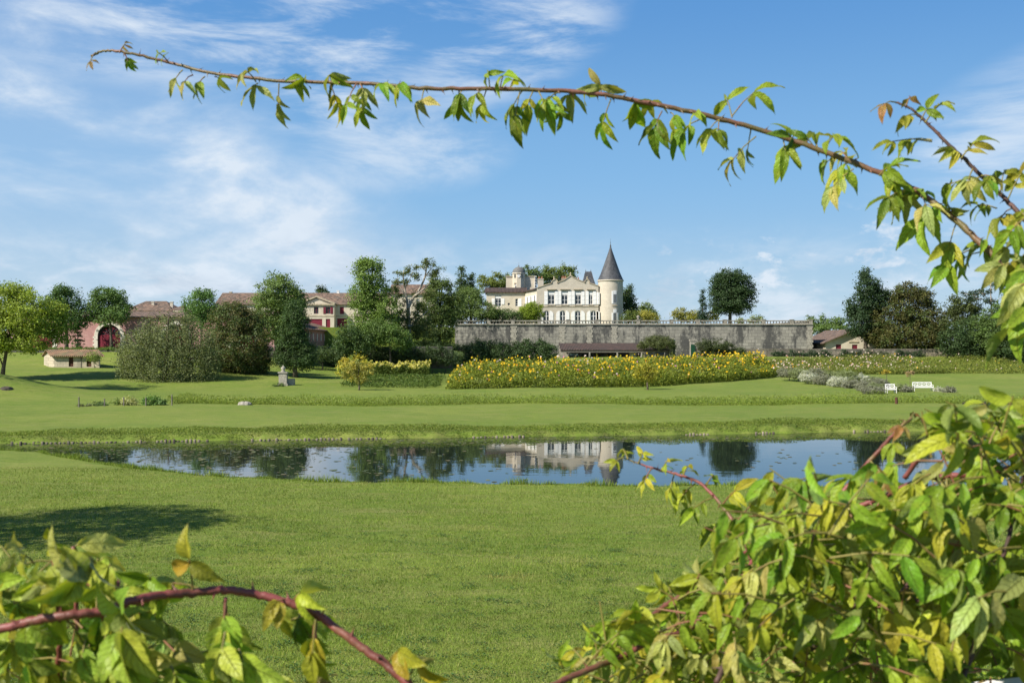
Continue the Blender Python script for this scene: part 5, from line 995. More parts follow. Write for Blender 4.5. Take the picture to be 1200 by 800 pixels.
# ------------------------------------------------------------------ garden furniture and small things
def white_seat(name, label, cat, px, D, wid):
    x = X(px, D); z = float(terr(x, D)) ; t = thing(name, label, cat, (x, D, z)); w_ = wid / 2; m_ = M['white']
    def bx_(n, *bs):
        b_ = MB()
        for a, c in bs: b_.box((x + a[0], D + a[1], z + a[2]), (x + c[0], D + c[1], z + c[2]))
        b_.build(n, m_, t)
    k = 5; bx_('seat', *[((-w_ + .04, -.28 + .11 * i, .42), (w_ - .04, -.28 + .11 * i + .09, .46)) for i in range(k)], ((-w_ + .05, -.30, .34), (w_ - .05, -.27, .418)))
    for sx in (-1, 1):
        for sy in (-1, 1): bx_('leg', ((sx * w_ - .045 if sx > 0 else -w_ - .01, -.3 if sy < 0 else .24, -.03), (w_ + .01 if sx > 0 else -w_ + .045, -.235 if sy < 0 else .305, .62 if sy < 0 else .96)))
        bx_('armrest', ((sx * (w_ - .03) - .04, -.34, .625), (sx * (w_ - .03) + .04, .235, .665)))
    n = 2 if wid > 1.3 else 1; fr = [((-w_ + .05, .25, .86), (w_ - .05, .295, .96)), ((-w_ + .05, .25, .52), (w_ - .05, .295, .59))]
    for i in range(n * 2 + 1):
        c = -w_ + .05 + (wid - .1) * i / (n * 2); fr.append(((c - .02, .255, .592), (c + .02, .29, .858)))
    b_ = MB()
    for a, c in fr: b_.box((x + a[0], D + a[1], z + a[2]), (x + c[0], D + c[1], z + c[2]))
    for i in range(n * 2):
        c0 = x - w_ + .05 + (wid - .1) * i / (n * 2); c1 = x - w_ + .05 + (wid - .1) * (i + 1) / (n * 2)
        b_.tube([(c0, D + .27, z + .6), (c1, D + .27, z + .85)], .018, 5); b_.tube([(c0, D + .272, z + .85), (c1, D + .272, z + .6)], .018, 5)
    b_.build('backrest', m_, t)
white_seat('garden_bench', 'long white wooden bench with a lattice back on the lawn', 'bench', 1081.5, 109.5, 2.1)
white_seat('garden_chair', 'white wooden armchair beside the grey shrub border', 'chair', 1044, 105.5, 1.0)
# stone monument
D = 119.0; x = X(331, D); z = float(terr(x, D)); mo = thing('stone_monument', 'weathered grey stone pedestal topped by a small urn on the lawn', 'monument', (x, D, z))
b_ = MB(); b_.box((x - .62, D, z - .2), (x + .62, D + .8, z + .25)); b_.build('plinth', M['palestone'], mo)
b_ = MB(); b_.box((x - .48, D + .1, z + .25), (x + .48, D + .7, z + 1.5)); b_.box((x - .58, D + .02, z + 1.5), (x + .58, D + .78, z + 1.65)); b_.build('pedestal', M['palestone'], mo)
b_ = MB(); b_.lathe((x, D + .4, z + 1.65), [(.3, 0), (.3, .08), (.14, .18), (.3, .42), (.26, .55), (.12, .62), (.05, .78)], 14); b_.build('urn', M['palestone'], mo, smooth=True)
x2 = X(340.5, D + .6); b_ = MB(); b_.box((x2 - .42, D + .6, z - .2), (x2 + .42, D + 1.2, z + .82)); tag(b_.build('stone_block', M['palestone']), 'low upright stone block right beside the urn pedestal', 'stone')
tree('shrub', 'low clump of leaves at the foot of the stone monument', 325, 117.6, [(326, 452, 7, 4), (322, 454, 6, 3)], (.06, .09, .025), .18, 140, cat='shrub', tw=.04, gaps=0, clump=.3)
# fenced planting at the left of the ditch
D = 82.6; M['darkwood'] = pmat('dark_wood', (.07, .06, .05), (.04, .035, .03), 5, .95, .2); place_ = ['leftmost', 'second from the left', 'middle', 'second from the right', 'rightmost']
for i, px in enumerate((92.5, 122.5, 145, 171, 201.5)):
    x = X(px, D - .8); z = float(terr(x, D - .8)); h = (.85, .62, .72, .7, .9)[i]; b_ = MB(); b_.tube([(x, D - .8, z - .2), (x, D - .8, z + h * .97), (x, D - .8, z + h)], [.055, .05, .03], 8)
    tag(b_.build('fence_post', M['greywood']), f'{place_[i]} of the five grey posts around the small leafy plot', 'post', 'posts around the small leafy plot')
plants = [(118, 473, 8, 4.5, (.05, .08, .025), 'low dark clump at the left of the fenced plot'), (137, 472, 7, 5.5, (.08, .11, .03), 'mid green clump in the fenced plot, left of the pale one'), (152, 471, 9, 6.5, (.20, .21, .09), 'pale variegated bush in the middle of the fenced plot'), (178, 471, 11, 7, (.055, .10, .025), 'largest dark bush in the fenced plot'), (190, 473, 8, 5, (.06, .10, .03), 'small green clump at the right end of the fenced plot'), (102, 476, 10, 2.5, (.06, .065, .035), 'flat brownish clump at the left corner of the fenced plot')]
for i, (px, py, rx, ry, c_, lab) in enumerate(plants): tree('garden_shrub', lab, px, D + (i % 2) * .4, [(px, py, rx, ry), (px + rx * .4, py + 1.5, rx * .6, ry * .6)], c_, .16, 150 + i, cat='shrub', tw=.03, gaps=.1, clump=.28, cover=3.0, group='clumps in the small fenced plot')
M['brownrock'] = pmat('brown_rock', (.10, .08, .06), (.05, .045, .035), 5, .95, .3)
def rock(lab, px, py, D, rx, h, seed, mt='palestone'):
    r_ = random.Random(seed); b_ = MB(); x = X(px, D); z = float(terr(x, D)); prof = []
    b_.lathe((x, D, z - .1), [(rx, 0), (rx * .96, h * .5), (rx * .75, h * .85), (rx * .4, h), (0, h * 1.02)], 14); b_.v = [(p[0] + r_.uniform(-.06, .06), p[1] + r_.uniform(-.06, .06), p[2] + r_.uniform(-.03, .03)) for p in b_.v]; tag(b_.build('flat_rock', M[mt]), lab, 'rock')
rock('flat pale rock lying at the edge of the ditch weeds', 287, 474, 83.4, .62, .38, 3)
rock('small brown rock beside the left grass slope', 8, 458, 99, .6, .35, 4, 'brownrock')
for p, c_ in ((901, 'dark wooden stake stump standing in the ditch weeds, centre right'),):
    x = X(1050.5, 84.5); z = float(terr(x, 84.5)); b_ = MB(); b_.tube([(x, 84.5, z - .1), (x, 84.5, z + .55)], [.13, .11], 8); tag(b_.build('stump', M['brownwood']), 'dark stake stump standing in the ditch weeds below the white chair', 'stump')
eb = MB()
for k in range(60):
    x = X(1128 + k * 1.15, 85.0); 
    eb.tube([(x, 85.0 , -.6), (x, 85.0, .12 + .05 * (k % 3))], .055, 5)
tag(eb.build('timber_edging', M['darkwood']), 'dark timber edging of the ditch at the right edge', 'edging')
# ------------------------------------------------------------------ foreground roses
m, q, b, o = newmat('rose_leaf')
at = q.n('ShaderNodeAttribute', attribute_name='Col').outputs['Color']; uv = q.n('ShaderNodeUVMap').outputs[0]; u_, v_, _ = q.sep(uv)
av = q.m('ABSOLUTE', v_)
vein = q.m('ABSOLUTE', q.m('SINE', q.m('MULTIPLY', q.m('SUBTRACT', u_, q.m('MULTIPLY', av, .22)), 25.0)))
vm = q.rng(vein, .0, .22, 1.0, 0.0); mid = q.rng(av, .0, .07, 1.0, 0.0); veins = q.m('MAXIMUM', q.m('MULTIPLY', vm, .55), mid)
pos = q.n('ShaderNodeNewGeometry').outputs['Position']
bl = q.rng(q.noise(pos, 55, 5, .65), .5, .72)
col = q.mix(q.m('MULTIPLY', veins, .42), at, (.36, .39, .10)); col = q.mix(q.m('MULTIPLY', bl, .5), col, (.30, .30, .035))
br_ = q.rng(q.noise(pos, 38, 6, .7), .64, .74); col = q.mix(q.m('MULTIPLY', br_, .55), col, (.16, .07, .025))
back = q.n('ShaderNodeNewGeometry').outputs['Backfacing']; col = q.mix(q.m('MULTIPLY', back, .5), col, (.21, .24, .11))
q.put(b.inputs['Base Color'], col); b.inputs['Roughness'].default_value = .42; b.inputs['Specular IOR Level'].default_value = .22
bn = q.n('ShaderNodeBump'); bn.inputs['Strength'].default_value = .8; bn.inputs['Distance'].default_value = .004; q.put(bn.inputs['Height'], q.m('SUBTRACT', q.noise(pos, 120, 3, .5), veins)); q.put(b.inputs['Normal'], bn.outputs[0])
tr = q.n('ShaderNodeBsdfTranslucent'); q.put(tr.inputs[0], q.mix(1.0, col, (1.5, 1.35, .5), 'MULTIPLY')); mx = q.n('ShaderNodeMixShader'); mx.inputs[0].default_value = .34
q.put(mx.inputs[1], b.outputs[0]); q.put(mx.inputs[2], tr.outputs[0]); q.put(o.inputs[0], mx.outputs[0]); M['rose_leaf'] = m
M['cane_red'] = pmat('rose_cane_red', (.22, .055, .05), (.13, .045, .03), 30, .5, .1, c3=(.14, .13, .04), scale3=12, lo3=.52, hi3=.7, spec=.4)
M['cane_green'] = pmat('rose_cane', (.17, .075, .045), (.12, .10, .035), 25, .5, .1, c3=(.24, .09, .075), scale3=9, spec=.4)
M['cane_dark'] = pmat('rose_cane_dark', (.10, .05, .04), (.06, .04, .03), 25, .55, .1)

M['stalk'] = pmat('leaf_stalk', (.20, .17, .04), (.22, .09, .05), 18, .5, lo=.5, hi=.62)
class Leaves:
    NT, NS = 13, 5
    def __init__(s, seed, wf=(.19, .26)): s.wf = wf; s.clip = None; s.v = []; s.c = []; s.u = []; s.r = np.random.RandomState(seed)
    def leaflet(s, p, d, nrm, L, Wd, curl, fold, col):
        d = np.array(d, float); d /= np.linalg.norm(d); nrm = np.array(nrm, float); nrm -= d * (nrm @ d); k = np.linalg.norm(nrm)
        nrm = nrm / k if k > 1e-6 else np.cross(d, [1, 0, .1]); side = np.cross(d, nrm); T = np.linspace(0, 1, s.NT); S = np.linspace(-1, 1, s.NS)
        w = Wd * (np.sin(np.pi * np.clip(T, 0, 1) ** .78) ** .85) * (1 - .25 * T ** 3); w *= 1 + .045 * np.where(np.arange(s.NT) % 2 == 0, 1, -1); w[0] = Wd * .04; w[-1] = 0
        if s.clip is not None:
            t_ = p + d * L * .9 - np.array([0, 0, .2 * L]); px_ = 600 + t_[0] / t_[1] * F; py_ = YH - (t_[2] - HC) / t_[1] * F
            if py_ < np.interp(px_, s.clip[0], s.clip[1]): return
        ph = s.r.uniform(0, 6.28); tw = s.r.normal(0, .25)
        ang = curl * T; lx = np.cumsum(np.cos(ang)) / s.NT * L; lz = -np.cumsum(np.sin(ang)) / s.NT * L
        lx -= lx[0]; lz -= lz[0]
        tt, ss = np.meshgrid(T, S, indexing='ij')
        zz = lz[:, None] + np.abs(ss) * w[:, None] * fold + .05 * L * np.sin(tt * 9 + ph + ss * 2) * np.abs(ss) * .6 + ss * w[:, None] * tw * tt
        xx = lx[:, None] + 0 * ss; yy = ss * w[:, None] * (1 - .12 * fold)
        P_ = p + xx[..., None] * d + yy[..., None] * side + zz[..., None] * nrm
        s.v.append(P_.reshape(-1, 3)); s.c.append(np.tile(col, (s.NT * s.NS, 1))); s.u.append(np.stack([tt, ss], -1).reshape(-1, 2))
    def compound(s, B, E, L, col, n=5, cane=None, face=None, hang=.5, rr=.0009, curl=.8, varc=.16):
        """a pinnate leaf: stalk from B to E, leaflets in pairs and one at the end"""
        r = s.r; B = np.array(B, float); E = np.array(E, float); ax = E - B; ln = np.linalg.norm(ax); ax /= ln
        up = np.array(face if face is not None else to_sun * .8 + Vector((0, -.5, .5)), float); up += r.normal(0, .25, 3)
        side = np.cross(ax, up); side /= np.linalg.norm(side) + 1e-9; up = np.cross(side, ax); dn = np.array([0, 0, -1.0])
        if cane is not None: cane.tube([B, (B + E) / 2 + np.array([0, 0, .06 * ln]), E], [rr * 1.3, rr, rr * .8], 5, cap=False)
        cl = lambda: np.array(col) * (1 + r.normal(0, varc)) * np.array([1 + r.normal(0, .12), 1 + r.normal(0, .05), 1])
        def put(p, d, k):
            l_ = L * k * r.uniform(.85, 1.15); d = d + dn * hang * r.uniform(.5, 1.3) + r.normal(0, .16, 3); s.leaflet(p, d, up + r.normal(0, .3, 3), l_, l_ * r.uniform(*s.wf), curl * r.uniform(.3, 1.5), r.uniform(.15, .8), np.clip(cl(), .005, .6))
        put(E, ax, 1.1)
        for j, f_ in enumerate([.92, .55, .25][:(n - 1) // 2]):
            p = B + (E - B) * f_
            for sg in (-1, 1): put(p, ax * (.5 + .15 * r.uniform()) + side * sg * .85, (1.0, .82, .62)[j])
    def build(s, name, parent, stalk=None, smat='stalk'):
        v = np.concatenate(s.v); c_ = np.concatenate(s.c); uvs = np.concatenate(s.u); k = len(s.v); per = s.NT * s.NS
        g_ = np.arange(per).reshape(s.NT, s.NS); qd = np.stack([g_[:-1, :-1], g_[:-1, 1:], g_[1:, 1:], g_[1:, :-1]], -1).reshape(-1, 4)
        fc = (qd[None] + (np.arange(k) * per)[:, None, None]).reshape(-1, 4).astype(np.int32); nl = len(fc)
        if stalk is not None and stalk.v:
            sv = np.array(stalk.v); sf = np.array(stalk.f, dtype=np.int32) + len(v); v = np.concatenate([v, sv]); c_ = np.concatenate([c_, np.tile((.2, .1, .05), (len(sv), 1))]); uvs = np.concatenate([uvs, np.zeros((len(sv), 2))]); fc = np.concatenate([fc, sf])
        me = bpy.data.meshes.new(name); me.vertices.add(len(v)); me.vertices.foreach_set('co', (v - np.array(ORG[parent.name])).astype(np.float32).ravel())
        me.loops.add(fc.size); me.loops.foreach_set('vertex_index', fc.ravel()); me.polygons.add(len(fc)); me.polygons.foreach_set('loop_start', np.arange(0, fc.size, 4, dtype=np.int32)); me.polygons.foreach_set('use_smooth', [True] * len(fc))
        at_ = me.color_attributes.new('Col', 'FLOAT_COLOR', 'POINT'); cc_ = np.ones((len(v), 4), np.float32); cc_[:, :3] = c_; at_.data.foreach_set('color', cc_.ravel())
        ul = me.uv_layers.new(name='UVMap'); ul.data.foreach_set('uv', uvs[fc.ravel()].astype(np.float32).ravel()); me.materials.append(M['rose_leaf']); me.materials.append(M[smat]); me.polygons.foreach_set('material_index', (np.arange(len(fc)) >= nl).astype(np.int32)); me.update(calc_edges=True)
        return link(name, me, parent)
def cane_tube(mb, pts, r0, r1, seed, thorns=1.0, n=10):
    r_ = random.Random(seed); c_ = catmull([P(*p) for p in pts], n); L = len(c_)
    wob = [Vector((r_.gauss(0, 1), r_.gauss(0, 1), r_.gauss(0, 1))) * r0 * .10 for _ in c_]
    c_ = [p + w_ for p, w_ in zip(c_, wob)]
    rad = [(r0 + (r1 - r0) * i / (L - 1)) * (1 + (.14 if i % 9 == 4 else 0)) for i in range(L)]; mb.tube(c_, rad, 9)
    d = 0
    for i in range(1, L):
        a, b_ = c_[i - 1], c_[i]; d += (b_ - a).length
        if d > .016 / thorns:
            d = 0; t = (b_ - a).normalized(); o_ = t.cross(Vector((r_.gauss(0, 1), r_.gauss(0, 1), r_.gauss(0, 1)))).normalized(); R0 = rad[i]; base = b_ + o_ * R0 * .7
            tip = base + o_ * (.0065 + .003 * r_.random()) - t * .003; mb.tube([base - t * .0 , base + (tip - base) * .45, tip], [R0 * .42 + .0006, R0 * .2, .0001], 5, cap=False)
    return c_
LG = (.22, .32, .026); LY = (.36, .385, .035); LD = (.125, .20, .018); LR = (.26, .15, .05); LP = (.34, .36, .10)

# ---- long arching cane across the sky, rooted outside the right edge
rootp = Vector((1.35, 1.25, 3.32))
sky_rose = thing('climbing_rose', 'long thorny rose cane arching right across the sky with small hanging leaves', 'rose', rootp)
ca = MB(); A = [(1420, 2000, 1.30), (1410, 1300, 1.28), (1370, 760, 1.28), (1290, 450, 1.30), (1222, 350, 1.33), (1165, 300, 1.36), (1120, 258, 1.40), (1060, 216, 1.44), (960, 176, 1.48), (880, 149, 1.5), (790, 127, 1.5), (690, 109, 1.5), (600, 105, 1.5), (500, 103.5, 1.5), (420, 98, 1.52), (330, 95, 1.54), (250, 86, 1.56), (200, 74, 1.58), (150, 62, 1.58), (122, 60, 1.59), (107, 66, 1.6)]
cane_tube(ca, A, .0054, .0017, 3, thorns=1.3)
lv = Leaves(11, (.125, .175))
KS = 1.15
stk = MB()
def hangleaf(lv, cane, a, e, L, col, n=5, D=1.5, dd=.0, **kw):
    lv.compound(P(a[0], a[1], D), P(e[0], e[1], D + dd), L * KS / F * D, col, n, cane, **kw)
spec = [((112, 62), (106, 72), 13, LR, 3), ((140, 62), (146, 52), 12, LR, 3), ((146, 63), (150, 72), 15, LD, 5), ((198, 74), (186, 62), 17, LG, 5), ((214, 82), (206, 92), 20, LP, 3), ((226, 88), (216, 96), 22, LP, 3), ((240, 90), (234, 96), 24, LG, 3), ((252, 90), (256, 92), 20, LG, 3), ((300, 96), (290, 84), 26, LP, 3), ((302, 98), (299, 100), 30, LP, 3), ((327, 98), (326, 124), 24, LP, 5), ((344, 96), (346, 96), 26, LG, 3), ((362, 96), (356, 92), 26, LG, 3), ((384, 96), (386, 88), 28, LG, 3), ((398, 98), (394, 94), 28, LD, 3), ((424, 100), (424, 128), 22, LG, 5), ((452, 102), (448, 98), 28, LG, 3), ((468, 102), (470, 98), 28, LG, 5), ((497, 105), (494, 118), 30, LP, 3), ((538, 107), (538, 122), 26, LG, 5), ((574, 104), (572, 86), 24, LG, 3), ((586, 103), (590, 88), 30, LG, 3), ((609, 108), (604, 138), 32, LD, 5), ((656, 108), (640, 118), 26, LG, 5), ((668, 108), (668, 110), 30, LP, 3), ((692, 110), (690, 104), 28, LG, 3), ((716, 116), (706, 146), 28, LG, 5), ((742, 118), (744, 120), 34, LG, 5), ((756, 122), (762, 118), 26, LG, 3), ((776, 130), (768, 148), 38, LD, 5), ((786, 132), (790, 136), 22, LG, 3), ((820, 140), (800, 152), 34, LG, 5), ((815, 135), (816, 132), 22, LG, 3),
        ((858, 138), (852, 116), 28, LG, 3), ((858, 136), (884, 108), 34, LG, 3), ((880, 152), (876, 176), 22, LD, 3), ((886, 160), (858, 188), 30, LP, 5), ((918, 165), (920, 176), 36, LG, 5), ((936, 170), (926, 160), 26, LD, 3), ((958, 174), (954, 158), 30, LG, 3), ((966, 178), (978, 158), 36, LG, 3), ((1000, 198), (975, 220), 30, LP, 5), ((1004, 196), (990, 192), 22, LG, 3), ((1030, 206), (1040, 196), 38, LG, 5), ((1058, 226), (1040, 232), 34, LD, 5), ((1076, 222), (1072, 222), 26, LD, 3), ((1096, 242), (1082, 256), 42, LG, 5), ((1094, 244), (1094, 240), 24, LG, 3), ((1142, 290), (1110, 312), 34, LG, 5), ((1150, 295), (1130, 302), 30, LG, 5)]
rx_ = random.Random(77); Ap = [(p[0], p[1]) for p in A if p[0] < 1200][::-1]
for i in range(26):
    x_ = rx_.uniform(340, 1160) if i < 12 else rx_.uniform(560, 1160); y_ = float(np.interp(x_, [p[0] for p in Ap], [p[1] for p in Ap])); sz_ = 16 + 14 * (x_ / 1200) + rx_.uniform(0, 6); spec.append(((x_, y_), (x_ + rx_.uniform(-14, 10), y_ + rx_.choice([-12, 6, 12, 18, 26])), sz_, rx_.choice([LG, LG, LP, LD, LY]), rx_.choice([3, 5, 5])))
for a, e, L, c_, n in spec: hangleaf(lv, stk, a, e, L, c_, n, 1.5 if a[0] < 1000 else 1.42, lv.r.uniform(-.05, .03), hang=.62, curl=.9)
ca.build('cane', M['cane_green'], sky_rose, smooth=True); lv.build('foliage', sky_rose, stk)

# ---- younger shoot beside it at the right edge
rose2 = thing('climbing_rose', 'shorter thorny rose shoot with small yellowish leaves at the upper right edge', 'rose', Vector((1.22, 1.3, 3.32)))
stk = MB(); cb = MB(); B = [(1330, 2000, 1.25), (1325, 1200, 1.25), (1310, 600, 1.25), (1265, 330, 1.28), (1200, 256, 1.34), (1160, 215, 1.38), (1124, 181, 1.4), (1090, 148, 1.42), (1068, 128, 1.43), (1050, 120, 1.44)]
cane_tube(cb, B, .0046, .0015, 5, thorns=1.3)
lv = Leaves(12, (.15, .20)); YL = (.28, .285, .03)
spec = [((1050, 120), (1036, 122), 20, LR, 3), ((1062, 124), (1066, 114), 16, LR, 3), ((1074, 134), (1062, 136), 22, YL, 5), ((1080, 140), (1086, 128), 22, LG, 3), ((1084, 144), (1102, 122), 20, YL, 5), ((1092, 164), (1062, 164), 22, LG, 5), ((1092, 166), (1044, 166), 20, YL, 5), ((1124, 182), (1118, 176), 24, YL, 5), ((1126, 186), (1142, 168), 26, YL, 5), ((1140, 198), (1134, 214), 28, LP, 5), ((1150, 206), (1160, 206), 24, YL, 3), ((1148, 208), (1112, 216), 24, LG, 5), ((1160, 216), (1156, 212), 26, LD, 3), ((1172, 228), (1176, 202), 28, YL, 5), ((1180, 236), (1196, 204), 26, YL, 5), ((1168, 244), (1146, 240), 26, LG, 5), ((1186, 244), (1172, 256), 32, YL, 5), ((1200, 256), (1184, 272), 34, LG, 5), ((1206, 262), (1196, 248), 30, LG, 5), ((1215, 270), (1178, 292), 30, LP, 5), ((1222, 280), (1200, 300), 40, YL, 5), ((1238, 300), (1200, 318), 52, LG, 5), ((1236, 300), (1170, 312), 30, LP, 5), ((1240, 310), (1196, 335), 46, LP, 5), ((1250, 340), (1190, 380), 54, LG, 5), ((1260, 350), (1206, 360), 44, LG, 5), ((1262, 360), (1210, 300), 44, YL, 5), ((1270, 380), (1225, 340), 50, LG, 5)]
for a, e, L, c_, n in spec: hangleaf(lv, stk, a, e, L, c_, n, 1.36 if a[0] < 1200 else 1.2, lv.r.uniform(-.04, .04), hang=.55, curl=.9)
cb.build('cane', M['cane_dark'], rose2, smooth=True); lv.build('foliage', rose2, stk)

# ---- filler: compound leaves through the volume of a bush
def inside(poly, x, y):
    c = False
    for i in range(len(poly)):
        (x1, y1), (x2, y2) = poly[i], poly[(i + 1) % len(poly)]
        if (y1 > y) != (y2 > y) and x < (x2 - x1) * (y - y1) / (y2 - y1) + x1: c = not c
    return c
def fill(lv, cane, poly, n, d0, d1, L0, L1, cols, seed, keepout=None, hang=.6, dlean=0.0):
    r = random.Random(seed); xs_ = [p[0] for p in poly]; ys_ = [p[1] for p in poly]; k = 0; tries = 0
    while k < n and tries < n * 40:
        tries += 1; x, y = r.uniform(min(xs_), max(xs_)), r.uniform(min(ys_), max(ys_))
        if not inside(poly, x, y): continue
        D = d0 + (d1 - d0) * r.random(); k += 1
        a = r.uniform(0, 2 * math.pi); ln = r.uniform(.035, .065); Bp = P(x, y, D); Ep = Bp + Vector((math.cos(a) * ln, r.uniform(-.7, .5) * ln, math.sin(a) * ln * .7 + .2 * ln))
        lv.compound(Bp, Ep, r.uniform(L0, L1), cols[r.randrange(len(cols))], 5 if r.random() < .75 else 3, cane, None, hang, curl=.9)

# ---- right hand bush
rb = thing('rose_bush', 'big dense rose bush with yellow green leaves filling the lower right corner', 'rose bush', Vector((.62, 1.35, 3.32)))
cr_ = MB(); cd_ = cr_; lv = Leaves(21, (.135, .195))
canes = [([(976, 590, 1.15), (1000, 562, 1.15), (1032, 526, 1.14), (1054, 502, 1.13), (1069, 489, 1.13)], .0042, .0024, 1), ([(1050, 900, 1.3), (1010, 700, 1.25), (976, 590, 1.15)], .006, .0042, 2), ([(900, 720, 1.25), (870, 630, 1.3), (828, 572, 1.36), (795, 556, 1.38), (764, 548, 1.40), (730, 536, 1.42)], .0042, .0014, 3), ([(640, 806, .92), (690, 784, .95), (730, 768, .98), (770, 748, 1.0), (806, 738, 1.04), (830, 716, 1.08), (866, 686, 1.1), (890, 640, 1.15)], .0042, .0034, 4), ([(757, 728, 1.1), (785, 706, 1.12), (818, 686, 1.14), (850, 660, 1.2), (930, 620, 1.25)], .0044, .004, 5), ([(1290, 500, 1.1), (1200, 545, 1.1), (1130, 556, 1.12), (1080, 562, 1.14), (1020, 588, 1.18), (960, 606, 1.2)], .0052, .0038, 6), ([(980, 712, 1.15), (1040, 706, 1.15), (1110, 698, 1.16), (1200, 670, 1.2), (1300, 640, 1.2)], .004, .005, 7), ([(1060, 560, 1.1), (1090, 520, 1.08), (1125, 492, 1.06), (1150, 480, 1.05)], .004, .0022, 8), ([(930, 770, 1.1), (1010, 730, 1.15), (1060, 690, 1.2), (1080, 640, 1.25), (1085, 560, 1.2)], .004, .0042, 9), ([(840, 800, .95), (872, 720, 1.0), (905, 650, 1.05), (915, 600, 1.1)], .004, .002, 10), ([(1120, 820, .95), (1160, 700, 1.0), (1190, 600, 1.05), (1210, 500, 1.05)], .004, .0026, 11)]
for pts, r0, r1, sd_ in canes: cm_ = MB(); cane_tube(cm_, pts, r0 * .72, r1 * .72, sd_ + 30); cm_.build('cane', M['cane_red' if sd_ in (1, 3, 4, 5, 6, 8) else 'cane_dark'], rb, smooth=True)
for i in range(9):   # stems from the root
    rr2 = random.Random(400 + i); ex, ey = rr2.choice([(820, 760), (900, 740), (980, 720), (1040, 760), (1100, 740), (1160, 700), (700, 795), (1240, 640), (1010, 650)]), 0
    en = P(ex[0] + rr2.uniform(-30, 30), ex[1] + rr2.uniform(-20, 40), rr2.uniform(1.35, 1.6)); st_ = Vector((.62 + rr2.uniform(-.15, .15), 1.35 + rr2.uniform(-.1, .15), 3.28)); mid_ = st_.lerp(en, .5) + Vector((0, 0, .15)); c3 = catmull([st_, mid_, en], 8); cm_ = MB(); cm_.tube(c3, [.0055 - .003 * k / (len(c3) - 1) for k in range(len(c3))], 8); cm_.build('stem', M['cane_green'], rb, smooth=True)
for dx2, n in ((0, 5), (-20, 3)): pass
spec = [((1069, 490), (1056, 500), 18, LR, 3), ((1066, 492), (1072, 484), 16, LR, 3), ((1050, 506), (1046, 520), 24, LG, 3), ((1020, 540), (1036, 560), 26, LR, 5), ((730, 536), (722, 540), 14, LY, 3), ((736, 538), (730, 526), 14, LY, 5), ((748, 543), (754, 530), 16, LY, 5), ((764, 548), (756, 562), 18, LY, 5), ((775, 552), (782, 540), 16, LY, 5), ((790, 556), (786, 572), 20, LY, 5), ((800, 559), (806, 546), 20, LY, 5), ((815, 566), (800, 580), 22, LY, 5), ((826, 572), (836, 556), 20, LG, 5), ((838, 582), (812, 596), 24, LG, 5), ((846, 592), (862, 574), 24, LY, 5), ((852, 604), (836, 620), 26, LG, 5), ((860, 616), (880, 592), 26, LY, 5),
        ((690, 784), (672, 760), 26, LY, 5), ((664, 796), (656, 772), 28, LG, 5), ((720, 772), (700, 742), 26, LY, 5), ((742, 762), (744, 726), 36, LY, 3), ((722, 770), (694, 772), 30, LP, 5), ((776, 746), (766, 768), 34, LP, 5), ((806, 738), (812, 764), 38, LP, 5), ((760, 726), (744, 716), 28, LY, 3), ((790, 702), (772, 690), 24, LY, 5), ((812, 690), (820, 672), 28, LP, 5)]
for a, e, L, c_, n in spec:
    D = 1.13 if a[0] > 1000 else (1.38 if a[1] < 640 and a[0] < 870 else 1.0); hangleaf(lv, cr_, a, e, L, c_, n, D, lv.r.uniform(-.03, .03), hang=.5)
top_line = [(656, 790), (700, 735), (760, 705), (800, 690), (838, 650), (846, 612), (880, 592), (912, 566), (960, 556), (1000, 552), (1046, 556), (1078, 510), (1098, 488), (1140, 476), (1200, 474), (1320, 470)]
lv.clip = np.array([(0, 900)] + [(x - 6, y - 8) for x, y in top_line]).T
inner = [(x + 12, y + 22) for x, y in top_line]
mix_ = [LG, LG, LY, LG, LD, LP, LG, LD, LG]
fill(lv, cr_, inner + [(1320, 860), (640, 860)], 360, .98, 1.22, .028, .040, mix_, 501, hang=.9)
fill(lv, cd_, [(x + 16, y + 40) for x, y in top_line] + [(1320, 900), (650, 900)], 400, 1.2, 1.75, .032, .046, [LG, LD, LG, LD, LY], 502, hang=.8)
fill(lv, cr_, [(890, 620), (960, 575), (1050, 580), (1090, 520), (1140, 500), (1300, 500), (1320, 760), (1000, 780), (900, 720)], 120, .86, 1.0, .032, .046, [LG, LY, LG, LP, LG], 503, hang=.9)
fill(lv, cr_, [(668, 796), (705, 745), (765, 712), (805, 700), (845, 650), (900, 610), (930, 700), (900, 830), (660, 860)], 90, .95, 1.12, .026, .038, [LG, LP, LG, LY, LG], 505, hang=.9)
fill(lv, cd_, [(640, 860), (1320, 860), (1300, 1700), (900, 1750)], 110, 1.0, 1.6, .036, .05, [LG, LD], 504)
